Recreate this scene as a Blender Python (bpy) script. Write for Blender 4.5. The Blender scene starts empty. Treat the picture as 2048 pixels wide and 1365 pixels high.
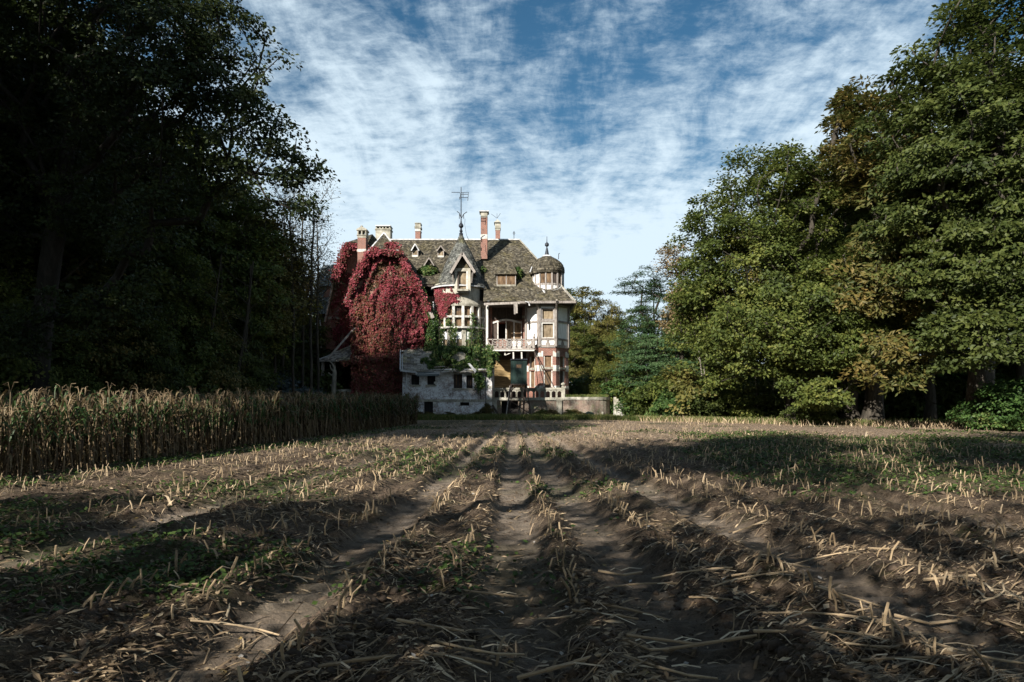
import bpy, math, random
import numpy as np
from mathutils import Vector
R = math.radians
rs = np.random.RandomState(7)
random.seed(7)
S = bpy.context.scene
COL = S.collection

# ------------------------------------------------------------------ camera
CAMH, FPX, CX, HY = 1.8, 1365.0, 1024.0, 792.0      # eye height, focal length and horizon measured from the photograph
cam_d = bpy.data.cameras.new('camera')
cam = bpy.data.objects.new('camera', cam_d)
COL.objects.link(cam)
cam.location = (0, 0, CAMH)
cam.rotation_euler = (R(90), 0, 0)
cam_d.sensor_width = 36.0
cam_d.lens = 36.0 * FPX / 2048.0
cam_d.shift_y = (HY - 682.5) / 2048.0
cam_d.clip_start = 0.1
cam_d.clip_end = 3000
S.camera = cam

# ------------------------------------------------------------------ light
SUN_AZ, SUN_EL = 35.0, 31.0                           # sun behind the viewer, to the left
sun_d = bpy.data.lights.new('sun', 'SUN')
sun_d.energy = 5.0
sun_d.angle = R(0.5)
sun_d.color = (1.0, 0.945, 0.86)
sun = bpy.data.objects.new('sun', sun_d)
COL.objects.link(sun)
TOSUN = Vector((-math.sin(R(SUN_AZ)) * math.cos(R(SUN_EL)), -math.cos(R(SUN_AZ)) * math.cos(R(SUN_EL)), math.sin(R(SUN_EL))))
sun.rotation_euler = TOSUN.to_track_quat('Z', 'Y').to_euler()
sun.location = TOSUN * 60

world = bpy.data.worlds.new('World')
S.world = world
world.use_nodes = True
wt = world.node_tree
wt.nodes.clear()
def wn(t, **kw):
    n = wt.nodes.new(t)
    for k, v in kw.items(): setattr(n, k, v)
    return n
def wl(a, b): wt.links.new(a, b)
sky = wn('ShaderNodeTexSky', sky_type='NISHITA')
sky.sun_disc = False
sky.sun_elevation = R(SUN_EL)
sky.sun_rotation = R(180 + SUN_AZ)
sky.air_density = 1.0
sky.dust_density = 0.4
sky.ozone_density = 1.2
tc = wn('ShaderNodeTexCoord')
sep = wn('ShaderNodeSeparateXYZ'); wl(tc.outputs['Generated'], sep.inputs[0])
def wmath(op, a, b=None, clamp=False):
    n = wn('ShaderNodeMath', operation=op); n.use_clamp = clamp
    for i, v in enumerate((a, b)):
        if v is None: continue
        if isinstance(v, (int, float)): n.inputs[i].default_value = v
        else: wl(v, n.inputs[i])
    return n.outputs[0]
zz = wmath('ADD', wmath('MAXIMUM', sep.outputs['Z'], 0.0), 0.22)
cmb = wn('ShaderNodeCombineXYZ')
wl(wmath('DIVIDE', sep.outputs['X'], zz), cmb.inputs[0])
wl(wmath('DIVIDE', sep.outputs['Y'], zz), cmb.inputs[1])
def cloud_noise(rot, sx, sy, scale, detail, rough, dist, off=(0, 0, 0)):
    m = wn('ShaderNodeMapping')
    m.inputs['Rotation'].default_value = (0, 0, R(rot)); m.inputs['Scale'].default_value = (sx, sy, 1); m.inputs['Location'].default_value = off
    wl(cmb.outputs[0], m.inputs['Vector'])
    n = wn('ShaderNodeTexNoise'); n.inputs['Scale'].default_value = scale; n.inputs['Detail'].default_value = detail
    n.inputs['Roughness'].default_value = rough; n.inputs['Distortion'].default_value = dist
    wl(m.outputs[0], n.inputs['Vector'])
    return n.outputs[0]
n1 = cloud_noise(-14, 1.15, 0.9, 1.1, 10, 0.62, 0.2, (3.1, 0.7, 0))      # broad sheets
n2 = cloud_noise(-30, 1.7, 0.9, 3.2, 9, 0.66, 0.35, (1.3, 8.7, 2))       # ripples and streaks
n3 = cloud_noise(35, 1.0, 1.9, 13.0, 8, 0.68, 0.3, (4.3, 2.7, 5))
cl = wmath('ADD', wmath('ADD', wmath('MULTIPLY', n1, 0.48), wmath('MULTIPLY', n2, 0.44)), wmath('MULTIPLY', n3, 0.22))
low = wmath('MULTIPLY', wmath('SUBTRACT', 0.46, sep.outputs['Z'], clamp=True), 0.80)   # thicker veil towards the horizon
cl = wmath('ADD', cl, low)
mr = wn('ShaderNodeMapRange', interpolation_type='SMOOTHSTEP')
mr.inputs['From Min'].default_value = 0.515; mr.inputs['From Max'].default_value = 0.74
mr.inputs['To Max'].default_value = 0.95
wl(cl, mr.inputs['Value'])
mx = wn('ShaderNodeMix', data_type='RGBA')
wl(mr.outputs[0], mx.inputs['Factor'])
hs = wn('ShaderNodeHueSaturation'); hs.inputs['Hue'].default_value = 0.490; hs.inputs['Saturation'].default_value = 1.3; hs.inputs['Value'].default_value = 0.82
wl(sky.outputs[0], hs.inputs['Color'])
wl(hs.outputs[0], mx.inputs['A'])
mx.inputs['B'].default_value = (7.0, 8.4, 9.4, 1)
bg = wn('ShaderNodeBackground'); bg.inputs['Strength'].default_value = 0.0525
wl(mx.outputs['Result'], bg.inputs['Color'])
wo = wn('ShaderNodeOutputWorld'); wl(bg.outputs[0], wo.inputs['Surface'])
S.view_settings.view_transform = 'Standard'
S.view_settings.look = 'None'
S.view_settings.exposure = 1.1
S.view_settings.gamma = 1.0
S.view_settings.use_curve_mapping = False
S.cycles.max_bounces = 6
S.cycles.transparent_max_bounces = 6
S.cycles.use_denoising = True

# ------------------------------------------------------------------ helpers
def W(px, py, Y):
    """point at depth Y seen at pixel (px, py) of the photograph"""
    return np.array(((px - CX) * Y / FPX, Y, CAMH - (py - HY) * Y / FPX))
def WX(px, Y): return (px - CX) * Y / FPX
def WZ(py, Y): return CAMH - (py - HY) * Y / FPX

def mesh_np(name, V, F, tint=None, mat=None, smooth=False):
    V = np.asarray(V, dtype=np.float32).reshape(-1, 3)
    me = bpy.data.meshes.new(name)
    if isinstance(F, np.ndarray):
        n, k = F.shape
        loops = F.astype(np.int32).ravel()
        starts = np.arange(n, dtype=np.int32) * k
    else:
        n = len(F)
        lens = np.array([len(f) for f in F], dtype=np.int32)
        loops = np.concatenate([np.asarray(f, dtype=np.int32) for f in F])
        starts = np.concatenate(([0], np.cumsum(lens)[:-1])).astype(np.int32)
    me.vertices.add(len(V)); me.vertices.foreach_set('co', V.ravel())
    me.loops.add(len(loops)); me.loops.foreach_set('vertex_index', loops)
    me.polygons.add(n); me.polygons.foreach_set('loop_start', starts)
    if tint is not None:
        a = me.attributes.new('tint', 'FLOAT', 'FACE')
        a.data.foreach_set('value', np.asarray(tint, dtype=np.float32))
    me.update(calc_edges=True)
    me.polygons.foreach_set('use_smooth', np.full(n, bool(smooth)))
    if mat: me.materials.append(mat)
    return me

ROOT = {}
def props(o, label=None, cat=None, group=None, kind=None):
    if label: o['label'] = label
    if cat: o['category'] = cat
    if group: o['group'] = group
    if kind: o['kind'] = kind
    return o
def empty(name, loc, label=None, cat=None, group=None):
    o = bpy.data.objects.new(name, None); COL.objects.link(o)
    o.location = loc; o.empty_display_size = 0.3
    ROOT[o.name] = np.array(loc, dtype=float)
    return props(o, label, cat, group)
def link(name, me, parent=None, loc=(0, 0, 0), rotz=0, scale=1.0):
    o = bpy.data.objects.new(name, me); COL.objects.link(o)
    if parent is not None: o.parent = parent
    o.location = loc
    o.rotation_euler = (0, 0, rotz)
    o.scale = (scale,) * 3 if isinstance(scale, (int, float)) else scale
    return o

class MB:
    def __init__(s): s.v = []; s.f = []; s.t = []
    def add(s, vs, fs, t=None):
        b = len(s.v)
        s.v.extend([tuple(map(float, p)) for p in vs]); s.f.extend([tuple(i + b for i in f) for f in fs])
        s.t.extend([random.random() if t is None else t] * len(fs))
    def box(s, x0, x1, y0, y1, z0, z1, t=None):
        x0, x1 = min(x0, x1), max(x0, x1); y0, y1 = min(y0, y1), max(y0, y1); z0, z1 = min(z0, z1), max(z0, z1)
        s.add([(x0,y0,z0),(x1,y0,z0),(x1,y1,z0),(x0,y1,z0),(x0,y0,z1),(x1,y0,z1),(x1,y1,z1),(x0,y1,z1)],
              [(0,3,2,1),(4,5,6,7),(0,1,5,4),(1,2,6,5),(2,3,7,6),(3,0,4,7)], t)
        return s
    def pb(s, px0, px1, py0, py1, Y, d, t=None):
        """box whose front, at depth Y, spans the measured pixels; d is its depth backwards"""
        return s.box(WX(px0, Y), WX(px1, Y), Y, Y + d, WZ(py0, Y), WZ(py1, Y), t)
    def prism(s, pts, y0, y1, t=None):
        n = len(pts)
        vs = [(p[0], y0, p[1]) for p in pts] + [(p[0], y1, p[1]) for p in pts]
        fs = [tuple(range(n)), tuple(range(2*n-1, n-1, -1))] + [(i, n + i, n + (i+1) % n, (i+1) % n) for i in range(n)]
        s.add(vs, fs, t); return s
    def ext(s, pts, z0, z1, t=None):
        n = len(pts)
        vs = [(p[0], p[1], z0) for p in pts] + [(p[0], p[1], z1) for p in pts]
        fs = [tuple(range(n-1, -1, -1)), tuple(range(n, 2*n))] + [(i, (i+1) % n, n + (i+1) % n, n + i) for i in range(n)]
        s.add(vs, fs, t); return s
    def bar(s, p, q, w, h=None, up=(0, 0, 1), t=None):
        h = w if h is None else h
        p = Vector(p); q = Vector(q); d = (q - p).normalized(); u = Vector(up)
        if abs(d.dot(u)) > 0.97: u = Vector((0, 1, 0))
        a = d.cross(u).normalized() * w / 2; b = a.cross(d).normalized() * h / 2
        vs = [p-a-b, p+a-b, p+a+b, p-a+b, q-a-b, q+a-b, q+a+b, q-a+b]
        s.add(vs, [(0,1,2,3),(7,6,5,4),(0,4,5,1),(1,5,6,2),(2,6,7,3),(3,7,4,0)], t); return s
    def tube(s, pts, rad, n=6, t=None):
        P = [Vector(p) for p in pts]
        rad = rad if hasattr(rad, '__len__') else [rad] * len(P)
        vs = []; prev = None
        for i, p in enumerate(P):
            d = (P[min(i+1, len(P)-1)] - P[max(i-1, 0)]).normalized()
            if prev is None: a = d.orthogonal().normalized()
            else:
                a = prev - d * prev.dot(d)
                a = a.normalized() if a.length > 1e-5 else d.orthogonal().normalized()
            prev = a; b = d.cross(a)
            for k in range(n):
                an = 2 * math.pi * k / n
                vs.append(p + (a * math.cos(an) + b * math.sin(an)) * rad[i])
        fs = [(i*n+k, i*n+(k+1) % n, (i+1)*n+(k+1) % n, (i+1)*n+k) for i in range(len(P)-1) for k in range(n)]
        fs += [tuple(range(n-1, -1, -1)), tuple(range((len(P)-1)*n, len(P)*n))]
        s.add(vs, fs, t); return s
    def lathe(s, cx, cy, prof, n=24, a0=0.0, a1=360.0, t=None):
        full = abs(a1 - a0) > 359
        m = n if full else n + 1
        vs = []
        for r, z in prof:
            for k in range(m):
                an = R(a0 + (a1 - a0) * k / n)
                vs.append((cx + r * math.sin(an), cy - r * math.cos(an), z))
        fs = []
        for i in range(len(prof) - 1):
            for k in range(n):
                k2 = (k + 1) % m if full else k + 1
                fs.append((i*m+k, i*m+k2, (i+1)*m+k2, (i+1)*m+k))
        s.add(vs, fs, t); return s
    def quad(s, *p, t=None): s.add(p, [tuple(range(len(p)))], t); return s
    def build(s, name, mat, parent=None, smooth=False, label=None, kind=None, cat=None, group=None):
        V = np.array(s.v, dtype=float).reshape(-1, 3)
        loc = (0, 0, 0)
        if parent is not None:
            r = parent
            while r.parent is not None: r = r.parent
            V = V - ROOT[r.name]
        else:
            loc = np.array(((V[:,0].min()+V[:,0].max())/2, (V[:,1].min()+V[:,1].max())/2, V[:,2].min())); V = V - loc
        me = mesh_np(name, V, s.f, s.t, mat, False)
        if smooth:
            me.polygons.foreach_set('use_smooth', np.ones(len(me.polygons), dtype=bool))
        o = link(name, me, parent, loc)
        return props(o, label, cat, group, kind)

def wall(mb, A, B, z0, z1, holes, depth, outset=0.0):
    """upright wall face from plan point A to plan point B (seen left to right) with openings (s0, s1, za, zb), s in 0..1, and their reveals"""
    A = np.array(A, float); B = np.array(B, float); d = B - A; L = np.linalg.norm(d); d /= L
    nrm = np.array((d[1], -d[0]))
    us = sorted(set([0.0, 1.0] + [h[0] for h in holes] + [h[1] for h in holes]))
    zs = sorted(set([z0, z1] + [h[2] for h in holes] + [h[3] for h in holes]))
    def P(u, z, k=0.0):
        q = A + d * L * u - nrm * k
        return (q[0], q[1], z)
    for i in range(len(us)-1):
        for j in range(len(zs)-1):
            uc = (us[i]+us[i+1])/2; zc = (zs[j]+zs[j+1])/2
            if any(h[0] < uc < h[1] and h[2] < zc < h[3] for h in holes): continue
            mb.quad(P(us[i], zs[j]), P(us[i+1], zs[j]), P(us[i+1], zs[j+1]), P(us[i], zs[j+1]))
    for a, b, c, e in holes:
        mb.quad(P(a,c), P(a,e), P(a,e,depth), P(a,c,depth)); mb.quad(P(b,e), P(b,c), P(b,c,depth), P(b,e,depth))
        mb.quad(P(a,c,depth), P(b,c,depth), P(b,c), P(a,c)); mb.quad(P(a,e), P(b,e), P(b,e,depth), P(a,e,depth))
    return P

def tiles(mb, p00, p10, p11, p01, course=0.2, width=0.17, lift=0.03, miss=0.01, jit=0.012):
    """slates laid in courses over a roof face: p00-p10 the eave, p01-p11 the ridge"""
    p00, p10, p11, p01 = [np.array(p, float) for p in (p00, p10, p11, p01)]
    hgt = np.linalg.norm((p01 + p11) / 2 - (p00 + p10) / 2)
    n = np.cross(p10 - p00, (p01 + p11) / 2 - (p00 + p10) / 2); n /= np.linalg.norm(n)
    rows = max(1, int(hgt / course))
    for r in range(rows):
        v0 = r / rows; v1 = min(1.0, (r + 1.25) / rows)
        a0 = p00 + (p01 - p00) * v0; b0 = p10 + (p11 - p10) * v0
        a1 = p00 + (p01 - p00) * v1; b1 = p10 + (p11 - p10) * v1
        L = np.linalg.norm(b0 - a0)
        m = max(1, int(L / width))
        off = 0.5 if r % 2 else 0.0
        for k in range(m + (1 if off else 0)):
            if random.random() < miss: continue
            u0 = max(0.0, (k - off) / m); u1 = min(1.0, (k + 1 - off) / m - 0.06 / m)
            if u1 - u0 < 0.1 / m: continue
            j = [random.uniform(-jit, jit) for _ in range(4)]
            e = lift * random.uniform(0.7, 1.5)
            q0 = a0 + (b0 - a0) * u0 + n * (e + j[0]); q1 = a0 + (b0 - a0) * u1 + n * (e + j[1])
            q2 = a1 + (b1 - a1) * u1 + n * (0.012 + max(0, j[2])); q3 = a1 + (b1 - a1) * u0 + n * (0.012 + max(0, j[3]))
            t = random.random()
            mb.add([q0, q1, q2, q3, q0 - n * (e + .005), q1 - n * (e + .005)], [(0, 1, 2, 3), (4, 5, 1, 0)], t)

def vnoise(x, y, seed=0, oct=4, lac=2.0, gain=0.5):
    tot = 0; amp = 1.0; f = 1.0; norm = 0
    for o in range(oct):
        X = np.asarray(x) * f + 17.3 * o + seed * 3.7; Y = np.asarray(y) * f + 9.1 * o - seed * 5.1
        xi = np.floor(X).astype(np.int64); yi = np.floor(Y).astype(np.int64)
        fx = X - xi; fy = Y - yi
        fx = fx * fx * (3 - 2 * fx); fy = fy * fy * (3 - 2 * fy)
        def hsh(a, b):
            h = (a * 374761393 + b * 668265263 + (seed * 31 + o) * 974634777) & 0xffffffff
            h = ((h ^ (h >> 13)) * 1274126177) & 0xffffffff
            return ((h ^ (h >> 16)) & 0xffff) / 65535.0
        v = (hsh(xi, yi) * (1-fx) + hsh(xi+1, yi) * fx) * (1-fy) + (hsh(xi, yi+1) * (1-fx) + hsh(xi+1, yi+1) * fx) * fy
        tot = tot + amp * v; norm += amp; amp *= gain; f *= lac
    return tot / norm

def inpoly(px, py, poly):
    px = np.asarray(px); py = np.asarray(py); r = np.zeros(px.shape, bool)
    n = len(poly)
    for i in range(n):
        x0, y0 = poly[i]; x1, y1 = poly[(i+1) % n]
        if y0 == y1: continue
        c = ((y0 > py) != (y1 > py)) & (px < (x1 - x0) * (py - y0) / (y1 - y0) + x0)
        r ^= c
    return r

def unit(a): return a / np.maximum(np.linalg.norm(a, axis=-1, keepdims=True), 1e-9)
def leaf_geo(P, N, D, L, Wd, cup=0.0):
    """pointed leaves: base P, blade normal N, direction D"""
    D = unit(D - N * (D * N).sum(1, keepdims=True)); Sd = np.cross(N, D)
    L = np.asarray(L).reshape(-1, 1); Wd = np.asarray(Wd).reshape(-1, 1)
    V = np.stack((P, P + D * L * .48 + Sd * Wd + N * L * cup, P + D * L, P + D * L * .48 - Sd * Wd + N * L * cup), 1)
    n = len(P)
    return V.reshape(-1, 3), (np.arange(n)[:, None] * 4 + np.array((0, 1, 2, 3))[None])

# ------------------------------------------------------------------ materials
def nodes(name):
    m = bpy.data.materials.new(name); m.use_nodes = True
    t = m.node_tree; t.nodes.clear()
    out = t.nodes.new('ShaderNodeOutputMaterial')
    b = t.nodes.new('ShaderNodeBsdfPrincipled'); t.links.new(b.outputs[0], out.inputs[0])
    return m, t, b, out
def ramp(t, fac, cols, pos=None):
    r = t.nodes.new('ShaderNodeValToRGB')
    el = r.color_ramp.elements
    n = len(cols)
    while len(el) < n: el.new(0.5)
    for i, c in enumerate(cols):
        el[i].position = (pos[i] if pos else i / max(1, n - 1)); el[i].color = (*c, 1)
    t.links.new(fac, r.inputs[0]); return r.outputs[0]
def noise(t, scale, detail=6, rough=.6, vec=None, stretch=None, coord='Object', dist=0.0):
    n = t.nodes.new('ShaderNodeTexNoise')
    n.inputs['Scale'].default_value = scale; n.inputs['Detail'].default_value = detail; n.inputs['Roughness'].default_value = rough
    n.inputs['Distortion'].default_value = dist
    if vec is None:
        c = t.nodes.new('ShaderNodeTexCoord'); vec = c.outputs[coord]
    if stretch:
        mp = t.nodes.new('ShaderNodeMapping'); mp.inputs['Scale'].default_value = stretch
        t.links.new(vec, mp.inputs['Vector']); vec = mp.outputs[0]
    t.links.new(vec, n.inputs['Vector'])
    return n.outputs[0]
def mixc(t, fac, a, b, mode='MIX'):
    m = t.nodes.new('ShaderNodeMix'); m.data_type = 'RGBA'; m.blend_type = mode
    for s_, v in (('Factor', fac), ('A', a), ('B', b)):
        i = m.inputs[s_] if s_ == 'Factor' else m.inputs[6 if s_ == 'A' else 7]
        if isinstance(v, (int, float)): i.default_value = v
        elif isinstance(v, tuple): i.default_value = (*v, 1)
        else: t.links.new(v, i)
    return m.outputs['Result'] if False else m.outputs[2]
def mth(t, op, a, b=None, clamp=False):
    n = t.nodes.new('ShaderNodeMath'); n.operation = op; n.use_clamp = clamp
    for i, v in enumerate((a, b)):
        if v is None: continue
        if isinstance(v, (int, float)): n.inputs[i].default_value = v
        else: t.links.new(v, n.inputs[i])
    return n.outputs[0]
def sstep(t, v, a, b):
    n = t.nodes.new('ShaderNodeMapRange'); n.interpolation_type = 'SMOOTHSTEP'
    n.inputs['From Min'].default_value = a; n.inputs['From Max'].default_value = b
    t.links.new(v, n.inputs['Value']); return n.outputs[0]
def attr(t, name):
    a = t.nodes.new('ShaderNodeAttribute'); a.attribute_name = name; return a.outputs['Fac']
def bump(t, b, h, strength=.3, dist=.02):
    n = t.nodes.new('ShaderNodeBump'); n.inputs['Strength'].default_value = strength; n.inputs['Distance'].default_value = dist
    t.links.new(h, n.inputs['Height']); t.links.new(n.outputs[0], b.inputs['Normal'])
def tinted(t, col, amt):
    """each piece a little lighter or darker than its neighbours"""
    hs_ = t.nodes.new('ShaderNodeHueSaturation')
    v = mth(t, 'ADD', mth(t, 'MULTIPLY', attr(t, 'tint'), amt), 1 - amt / 2)
    t.links.new(v, hs_.inputs['Value']); t.links.new(col, hs_.inputs['Color']); return hs_.outputs[0]
def mat(name, cols, scale=4, detail=7, rough=.85, bmp=.3, bd=.02, tint=0.0, stretch=None, pos=None, spec=.25, metal=0.0, dirt=0.0):
    m, t, b, o = nodes(name)
    n = noise(t, scale, detail, .62, stretch=stretch)
    pos = pos or [0.3 + 0.4 * i / max(1, len(cols) - 1) for i in range(len(cols))]
    c = ramp(t, n, cols, pos)
    if dirt:      # rain streaks and grime
        g = t.nodes.new('ShaderNodeNewGeometry')
        k = sstep(t, noise(t, 1.0, 9, .74, vec=g.outputs['Position'], stretch=(4.5, 4.5, .8)), .46, .72)
        c = mixc(t, mth(t, 'MULTIPLY', k, dirt), c, (.075, .068, .05))
    if tint: c = tinted(t, c, tint)
    t.links.new(c, b.inputs['Base Color'])
    b.inputs['Roughness'].default_value = rough; b.inputs['Specular IOR Level'].default_value = spec; b.inputs['Metallic'].default_value = metal
    if bmp: bump(t, b, noise(t, scale * 4, 6, .6, stretch=stretch), bmp, bd)
    return m
def leafmat(name, cols, trans=.3, rough=.55, pos=None, scale=.35, spec=.25, nw=.7):
    m, t, b, o = nodes(name)
    f = mth(t, 'ADD', mth(t, 'MULTIPLY', attr(t, 'tint'), .8), mth(t, 'MULTIPLY', mth(t, 'SUBTRACT', noise(t, scale, 3), .4), nw))
    c = ramp(t, f, cols, pos)
    t.links.new(c, b.inputs['Base Color']); b.inputs['Roughness'].default_value = rough; b.inputs['Specular IOR Level'].default_value = spec
    tr = t.nodes.new('ShaderNodeBsdfTranslucent'); t.links.new(c, tr.inputs[0])
    mix = t.nodes.new('ShaderNodeMixShader'); mix.inputs[0].default_value = trans
    t.links.new(b.outputs[0], mix.inputs[1]); t.links.new(tr.outputs[0], mix.inputs[2]); t.links.new(mix.outputs[0], o.inputs[0])
    return m
def wallcoord(t):
    """running length along the wall and height, from the face's own direction"""
    g = t.nodes.new('ShaderNodeNewGeometry')
    cr = t.nodes.new('ShaderNodeVectorMath'); cr.operation = 'CROSS_PRODUCT'; cr.inputs[1].default_value = (0, 0, 1)
    t.links.new(g.outputs['True Normal'], cr.inputs[0])
    nr = t.nodes.new('ShaderNodeVectorMath'); nr.operation = 'NORMALIZE'; t.links.new(cr.outputs[0], nr.inputs[0])
    dt = t.nodes.new('ShaderNodeVectorMath'); dt.operation = 'DOT_PRODUCT'
    t.links.new(nr.outputs[0], dt.inputs[0]); t.links.new(g.outputs['Position'], dt.inputs[1])
    sp = t.nodes.new('ShaderNodeSeparateXYZ'); t.links.new(g.outputs['Position'], sp.inputs[0])
    cm = t.nodes.new('ShaderNodeCombineXYZ'); t.links.new(dt.outputs['Value'], cm.inputs[0]); t.links.new(sp.outputs['Z'], cm.inputs[1])
    return cm.outputs[0], g.outputs['Position'], sp.outputs['Z']
def brickmat(name, c1, c2, mortar, wash=None, wash_amt=(.45, .6), dirt=(.05, .05, .045), moss=0.0):
    m, t, b, o = nodes(name)
    vec, pos, z = wallcoord(t)
    br = t.nodes.new('ShaderNodeTexBrick')
    t.links.new(vec, br.inputs['Vector'])
    br.inputs['Scale'].default_value = 1; br.inputs['Brick Width'].default_value = .26; br.inputs['Row Height'].default_value = .088
    br.inputs['Mortar Size'].default_value = .012; br.inputs['Bias'].default_value = -.1
    br.inputs['Color1'].default_value = (*c1, 1); br.inputs['Color2'].default_value = (*c2, 1); br.inputs['Mortar'].default_value = (*mortar, 1)
    c = br.outputs['Color']
    if wash:
        k = sstep(t, mth(t, 'ADD', mth(t, 'MULTIPLY', noise(t, .9, 8, .7, vec=pos), .6), mth(t, 'MULTIPLY', noise(t, 9, 5, .7, vec=pos), .42)), *wash_amt)
        c = mixc(t, k, c, wash)
    d = sstep(t, noise(t, 1.3, 8, .72, vec=pos), .48, .75)
    c = mixc(t, mth(t, 'MULTIPLY', d, .75), c, dirt)
    if moss:
        k = sstep(t, noise(t, 1.8, 7, .75, vec=pos), .62 - moss, .8 - moss)
        c = mixc(t, mth(t, 'MULTIPLY', k, .7), c, (.10, .12, .03))
    t.links.new(c, b.inputs['Base Color']); b.inputs['Roughness'].default_value = .9; b.inputs['Specular IOR Level'].default_value = .2
    h = mth(t, 'ADD', mth(t, 'MULTIPLY', br.outputs['Fac'], -1.0), mth(t, 'MULTIPLY', noise(t, 25, 5, vec=pos), .6))
    bump(t, b, h, .6, .02)
    return m
def slatemat(name, base, moss, k0=.42, k1=.62):
    m, t, b, o = nodes(name)
    g = t.nodes.new('ShaderNodeNewGeometry'); pos = g.outputs['Position']
    c = ramp(t, noise(t, 3.0, 8, .7, vec=pos), base, [.3, .5, .7])
    k = sstep(t, noise(t, .55, 9, .72, vec=pos), k0, k1)
    c = mixc(t, mth(t, 'MULTIPLY', k, .85), c, ramp(t, noise(t, 4, 5, vec=pos), moss, [.35, .65]))
    lich = sstep(t, noise(t, 6.5, 4, .6, vec=pos), .62, .7)
    c = mixc(t, mth(t, 'MULTIPLY', lich, .5), c, (.30, .30, .26))
    c = tinted(t, c, 1.2)
    t.links.new(c, b.inputs['Base Color']); b.inputs['Roughness'].default_value = .85; b.inputs['Specular IOR Level'].default_value = .25
    bump(t, b, noise(t, 14, 6, vec=pos), .5, .03)
    return m
M = {}
M['bark_shaded'] = mat('shaded_bark', [(.008, .007, .005), (.018, .015, .012), (.035, .03, .024)], 2.5, 8, bmp=.8, bd=.05, stretch=(3, 3, .7))  # darkened copy of the bark: oak limbs coloured as shaded silhouettes
M['brick'] = brickmat('brick_red', (.27, .10, .066), (.18, .066, .046), (.26, .22, .19))
M['brick_old'] = brickmat('brick_terrace', (.22, .13, .095), (.15, .09, .068), (.30, .27, .22), wash=(.36, .33, .27), wash_amt=(.47, .6), moss=.12)
M['brick_white'] = brickmat('brick_whitewashed', (.23, .15, .13), (.17, .11, .10), (.36, .34, .32), wash=(.72, .73, .74), wash_amt=(.42, .58))
M['cream'] = mat('cream_render', [(.24, .22, .17), (.385, .36, .295), (.50, .47, .40)], 1.6, 9, bmp=.35, dirt=.75)
M['stone'] = mat('weathered_stone', [(.15, .14, .105), (.31, .29, .235), (.48, .455, .39)], 2.2, 9, bmp=.5, tint=.25, dirt=.6)
M['stone_white'] = mat('pale_stone', [(.32, .30, .26), (.54, .52, .47), (.66, .64, .59)], 2.5, 8, bmp=.3, tint=.2, dirt=.7)
M['plaster'] = mat('white_plaster', [(.55, .54, .51), (.78, .78, .76), (.82, .82, .80)], 1.4, 8, bmp=.15, pos=[.2, .4, .7], dirt=.35)
M['timber'] = mat('weathered_timber', [(.12, .10, .085), (.25, .22, .195), (.40, .365, .33)], 3, 7, bmp=.5, tint=.4, stretch=(6, 6, 1))
M['timber_dark'] = mat('dark_timber', [(.035, .027, .022), (.08, .06, .05)], 3, 7, bmp=.4, tint=.4, stretch=(6, 6, 1))
M['timber_white'] = mat('flaking_white_paint', [(.20, .17, .14), (.46, .44, .40), (.62, .60, .56)], 5, 8, bmp=.3, pos=[.3, .42, .7])
M['board'] = mat('window_board', [(.05, .03, .018), (.13, .082, .045), (.22, .15, .09)], 2.2, 9, bmp=.35, tint=.5, stretch=(2.2, 2.2, .8))
M['board_pale'] = mat('window_board_pale', [(.09, .066, .04), (.19, .145, .092), (.30, .24, .165)], 2.2, 9, bmp=.35, tint=.4, stretch=(2.2, 2.2, .8))
M['plank'] = mat('yellow_planking', [(.11, .075, .035), (.25, .175, .08), (.34, .25, .13)], 1.6, 8, bmp=.3, tint=.35, stretch=(1, 1, 6))
M['dark'] = mat('unlit_interior', [(.012, .011, .010), (.03, .027, .024)], 2, 5, bmp=.2)  # near-black colour painting the unlit inside of openings
M['iron'] = mat('dark_iron', [(.015, .018, .024), (.045, .05, .06)], 8, 5, rough=.6, bmp=.1, metal=.4)
M['lead'] = mat('lead_flashing', [(.28, .28, .28), (.44, .44, .44), (.58, .58, .57)], 3, 7, rough=.6, bmp=.3)
M['slate'] = slatemat('mossy_slates', [(.022, .018, .012), (.062, .053, .037), (.14, .122, .088)], [(.040, .035, .014), (.088, .072, .032)], .46, .70)
M['slate_dark'] = slatemat('dark_slates', [(.035, .036, .033), (.075, .077, .07), (.14, .14, .125)], [(.06, .06, .018), (.13, .115, .035)], .5, .7)
M['slate_grey'] = slatemat('grey_slates', [(.07, .085, .09), (.12, .14, .145), (.19, .21, .21)], [(.09, .10, .05), (.14, .13, .06)], .55, .8)
M['felt'] = slatemat('rotten_roof_felt', [(.12, .11, .10), (.24, .22, .19), (.36, .34, .30)], [(.12, .12, .04), (.28, .24, .12)], .45, .7)
M['bark'] = mat('bark', [(.02, .017, .012), (.045, .038, .029), (.085, .072, .056)], 2.5, 8, bmp=.8, bd=.05, stretch=(3, 3, .7))
M['bark_pale'] = mat('pale_bark', [(.10, .09, .07), (.20, .18, .145), (.30, .27, .22)], 2.5, 8, bmp=.6, bd=.04, stretch=(2, 2, .6))
# ------------------------------------------------------------------ the mansion
HO = (-4.0, 62.0, 0.0)
house = empty('mansion', HO, 'abandoned brick mansion with mossy slate roofs, round cream turret and tall chimneys', 'mansion')

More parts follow.
